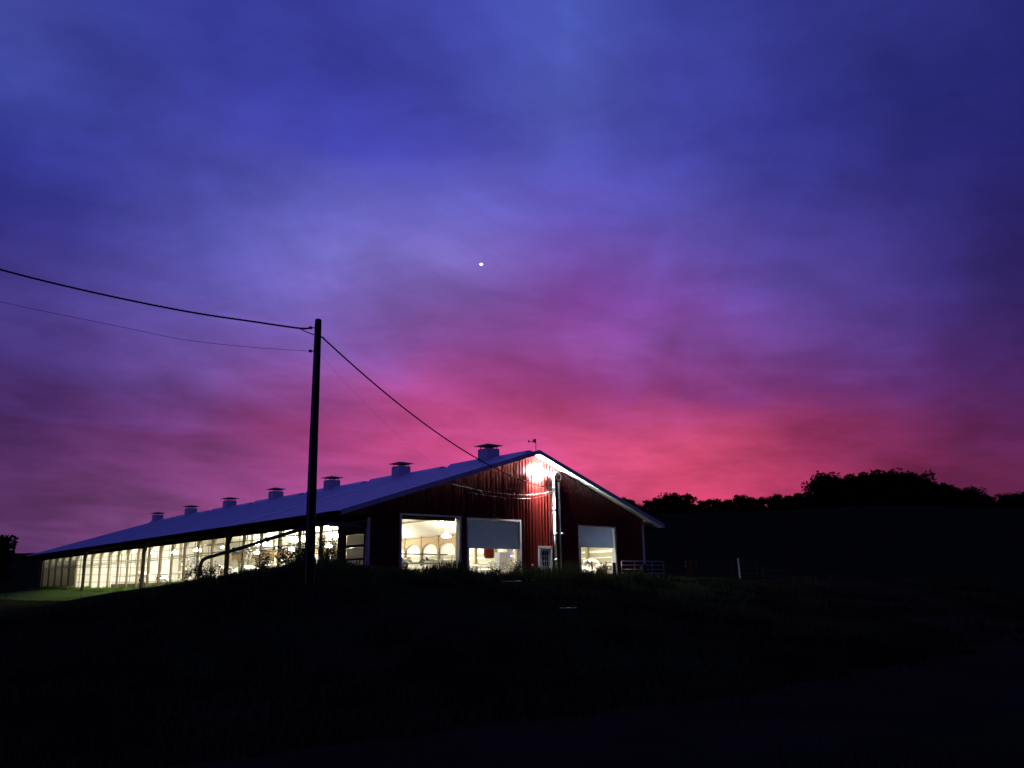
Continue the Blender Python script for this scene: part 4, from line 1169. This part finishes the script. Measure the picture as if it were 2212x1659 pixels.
def leafy(name, n, rx, rz_, leafsz, mat, seed, stems=5):
    """bush: leaves spread over a few leaning stems"""
    rg = random.Random(seed)
    root = thing(name, '', 'shrub')
    st = MB(); lf = MB()
    for s_ in range(stems):
        a_ = rg.uniform(0, 2 * math.pi); l_ = rg.uniform(0.2, 1.0)
        tip = Vector((math.cos(a_) * rx * l_, math.sin(a_) * rx * l_, rz_ * rg.uniform(0.65, 1.0)))
        st.tube([(0, 0, -0.1), tip * 0.5 + Vector((0, 0, 0.06)), tip], [0.014, 0.010, 0.004], 5)
        for k in range(n // stems):
            t_ = rg.uniform(0.15, 1.0)
            p = tip * t_ + Vector((rg.gauss(0, 1), rg.gauss(0, 1), rg.gauss(0, 0.8))) * rx * 0.22
            if p.z < 0.02: p.z = 0.05
            a = Vector((rg.gauss(0, 1), rg.gauss(0, 1), rg.gauss(0, 0.5))).normalized() * leafsz * rg.uniform(0.6, 1.3)
            b_ = a.cross(Vector((rg.gauss(0, 1), rg.gauss(0, 1), rg.gauss(0, 1)))).normalized() * leafsz * 0.38
            lf.quad(p - a, p - b_, p + a, p + b_)
    st.build('stem', MT['bark'], root); lf.build('foliage', mat, root)
    return root


sp = [leafy('weed_shrub', 900, 0.55, 1.1, 0.055, MT['leaf'], 1, 7), leafy('weed_shrub', 700, 0.38, 1.3, 0.05, MT['leaf'], 2, 5), leafy('weed_shrub', 1000, 0.9, 0.8, 0.06, MT['leaf'], 3, 9)]
shr = [
    (2, -9.45, -2.5, 0.9, 'low dark shrub at the foot of the pipe elbow'),
    (0, -7.7, -4.2, 0.85, 'small round dark shrub halfway between the pipe elbow and the pole'),
    (2, -6.6, -5.0, 1.15, 'wide dark shrub against the lit bays left of the pole'),
    (0, -6.35, -5.35, 1.0, 'dark shrub touching the left side of the pole'),
    (1, -5.62, -5.9, 1.05, 'tall narrow shrub just right of the pole'),
    (1, -5.25, -6.2, 0.92, 'narrow shrub before the last lit bay by the corner'),
    (1, -5.45, -5.9, 0.8, 'shortest of the narrow shrubs right of the pole'),
    (0, 0.5, -10.0, 0.75, 'green shrub below the half-raised second door'),
    (0, 4.9, -6.0, 0.8, 'green shrub below the gap between the first two doors'),
    (2, 9.6, -5.2, 0.85, 'pale green shrub in front of the white man door'),
    (2, 12.4, -4.6, 0.8, 'wide green shrub right of the man door under the pipes'),
    (0, 13.4, -3.9, 0.65, 'small shrub in front of the right doorway'),
]
sseen = set()
for (pi_, x, y, s_, lb) in shr:
    o = sp[pi_] if pi_ not in sseen else copy_tree(sp[pi_])
    sseen.add(pi_)
    place(o, (x, y, gz(x, y) - 0.03), rnd.uniform(0, 6.28), lb, 'shrubs in the weeds', s_)

# ------------------------------------------------------------------ trees on the skyline


def make_tree(seed, H, Wd, n, leaf):
    rg = random.Random(seed)
    root = thing('tree', '', 'tree')
    tk = MB(); tk.tube([(0, 0, -1.5), (0.1, 0, H * 0.25), (0.0, 0.15, H * 0.6), (0.1, 0.1, H * 0.85)], [H * 0.028, H * 0.022, H * 0.014, H * 0.004], 8)
    tips = []
    for k in range(9):
        a_ = rg.uniform(0, 2 * math.pi); z0 = H * rg.uniform(0.10, 0.65); l_ = Wd * rg.uniform(0.45, 0.9)
        tip = Vector((math.cos(a_) * l_, math.sin(a_) * l_, min(z0 + H * rg.uniform(0.12, 0.32), H * 0.86)))
        tk.tube([(0, 0, z0), tip * 0.55 + Vector((0, 0, z0 * 0.45)), tip], [H * 0.010, H * 0.006, H * 0.002], 5)
        tips.append(tip)
    tips.append(Vector((0, 0, H * 0.82)))
    tips.append(Vector((rg.uniform(-1, 1), rg.uniform(-1, 1), H * 0.62))); tips.append(Vector((0, 0, H * 0.4)))
    for k in range(6):
        a_ = rg.uniform(0, 6.28); tips.append(Vector((math.cos(a_) * Wd * 0.6, math.sin(a_) * Wd * 0.6, H * rg.uniform(0.06, 0.3))))
    tk.build('trunk', MT['bark'], root)
    lf = MB()
    clumps = [(t_ + Vector((rg.gauss(0, 1), rg.gauss(0, 1), rg.gauss(0, 0.6))) * Wd * 0.16, Wd * rg.uniform(0.22, 0.42)) for t_ in tips for _ in range(3)]
    for k in range(n):
        c, r = rg.choice(clumps)
        d = Vector((rg.gauss(0, 1), rg.gauss(0, 1), rg.gauss(0, 0.8))).normalized() * r * rg.uniform(0.5, 1.05) ** 0.6
        p = c + d
        if p.z < 0.3: continue
        a = Vector((rg.gauss(0, 1), rg.gauss(0, 1), rg.gauss(0, 0.6))).normalized() * leaf * rg.uniform(0.6, 1.3)
        b_ = a.cross(Vector((rg.gauss(0, 1), rg.gauss(0, 1), rg.gauss(0, 1)))).normalized() * leaf * 0.55
        lf.quad(p - a, p - b_, p + a, p + b_)
    lf.build('crown', MT['tree'], root)
    return root


tp = [make_tree(21 + k, 10.0, w_, 3600, 0.42) for k, w_ in enumerate((3.6, 4.4, 3.0, 5.0))]
low = [(234.2, 200.6, 34.1), (237.2, 198.4, 33.2), (240.0, 196.6, 31.0), (242.5, 193.9, 33.1), (245.9, 190.9, 33.8), (249.6, 187.3, 35.3), (253.4, 184.2, 34.9), (258.6, 180.5, 32.7), (262.7, 176.9, 33.2), (266.9, 173.5, 32.9), (270.4, 170.0, 34.6), (273.7, 167.5, 33.7), (277.0, 164.9, 32.8), (281.3, 160.7, 34.8), (284.8, 158.0, 34.2), (287.3, 155.6, 34.9), (290.5, 152.9, 35.0)]
grove = [(274.3, 139.2, 36.8), (278.2, 135.2, 39.1), (282.5, 131.5, 39.7), (286.7, 127.7, 40.5), (291.6, 123.4, 41.2), (295.4, 120.3, 40.7), (299.3, 117.2, 40.1), (302.6, 115.0, 38.0), (305.6, 113.0, 36.2), (309.1, 110.2, 35.9), (311.7, 108.2, 35.1), (314.1, 106.4, 34.4)]
low2 = [(336.7, 114.4, 33.8), (339.9, 111.2, 35.5), (343.6, 108.5, 33.8), (348.1, 104.8, 33.4), (352.3, 101.3, 33.7), (355.3, 98.6, 34.0), (359.1, 95.3, 34.5), (363, 92, 34.2), (367, 88, 34.6)]
left = [(8.6, 155.9, 11.6), (10.0, 154.6, 11.2), (11.4, 153.6, 9.2), (6.5, 157, 12.6), (4.0, 158, 12.0)]
tseen = [0]


def tree_at(x, y, ztop, label, group, wscale=1.0, pi_=None):
    if pi_ is None: pi_ = rnd.randrange(4)
    if pi_ < tseen[0]: o = copy_tree(tp[pi_])
    else:
        pi_ = tseen[0]; o = tp[pi_]; tseen[0] += 1
    z = gz(x, y) - 0.5
    h = max(ztop - z, 3.0)
    s_ = h / 9.8
    place(o, (x, y, z), rnd.uniform(0, 6.28), label, group, (s_ * wscale, s_ * wscale, s_))
    return o


cv = Vector((CAM.x, CAM.y))
def dense(lst, label, group, wsc, extra=1):
    for i, (x, y, zt_) in enumerate(lst):
        tree_at(x, y, zt_, label, group, wsc * rnd.uniform(0.9, 1.15))
        if i + 1 < len(lst):
            x2, y2, z2 = lst[i + 1]
            for e in range(extra):
                s_ = (e + 1) / (extra + 1)
                xx, yy = x + (x2 - x) * s_ + rnd.uniform(-1, 1), y + (y2 - y) * s_ + rnd.uniform(-1, 1)
                k_ = rnd.uniform(1.01, 1.05)
                xx, yy = cv.x + (xx - cv.x) * k_, cv.y + (yy - cv.y) * k_
                tree_at(xx, yy, (zt_ * (1 - s_) + z2 * s_) * 1.0 - rnd.uniform(0.3, 1.8), label, group, wsc)


dense(low, 'dark tree in the low even tree line right of the barn roof', 'low tree line on the hill', 1.15)
dense(grove, 'dark tree in the tall domed grove on the hilltop', 'tall grove on the hill', 1.0, 2)
dense(low2, 'dark tree in the low line right of the tall grove', 'low trees right of the grove', 1.15)
dense(left, 'dark tree at the left edge beyond the far end of the barn', 'trees beyond the far left end of the barn', 1.0)

# evening star: a bright planet far outside
d_ = Vector((0.57805886, 0.73663011, 0.35103281))
st_ = MB(); st_.lathe([(0.05, -3.0), (2.0, -2.2), (3.0, 0), (2.0, 2.2), (0.05, 3.0)], (0, 0, 0), 12)
so = st_.build('evening_star', MT['star'], None, smooth=True); so.location = CAM + d_ * 2400; so.scale = (1.7, 1.7, 1.1)
tag(so, 'bright evening star shining alone in the purple sky', 'star')

board(-2.83, -18.0, gz(-2.83, -18.0) + 0.16, 0.55, -0.75, 'short white strip standing in for a glint in the weeds below the man door')  # thin white strip drawn for a puddle's glint
board(1.0, -10.4, gz(1.0, -10.4) + 0.14, 0.9, -0.7, 'longer white board lying just below the second door')
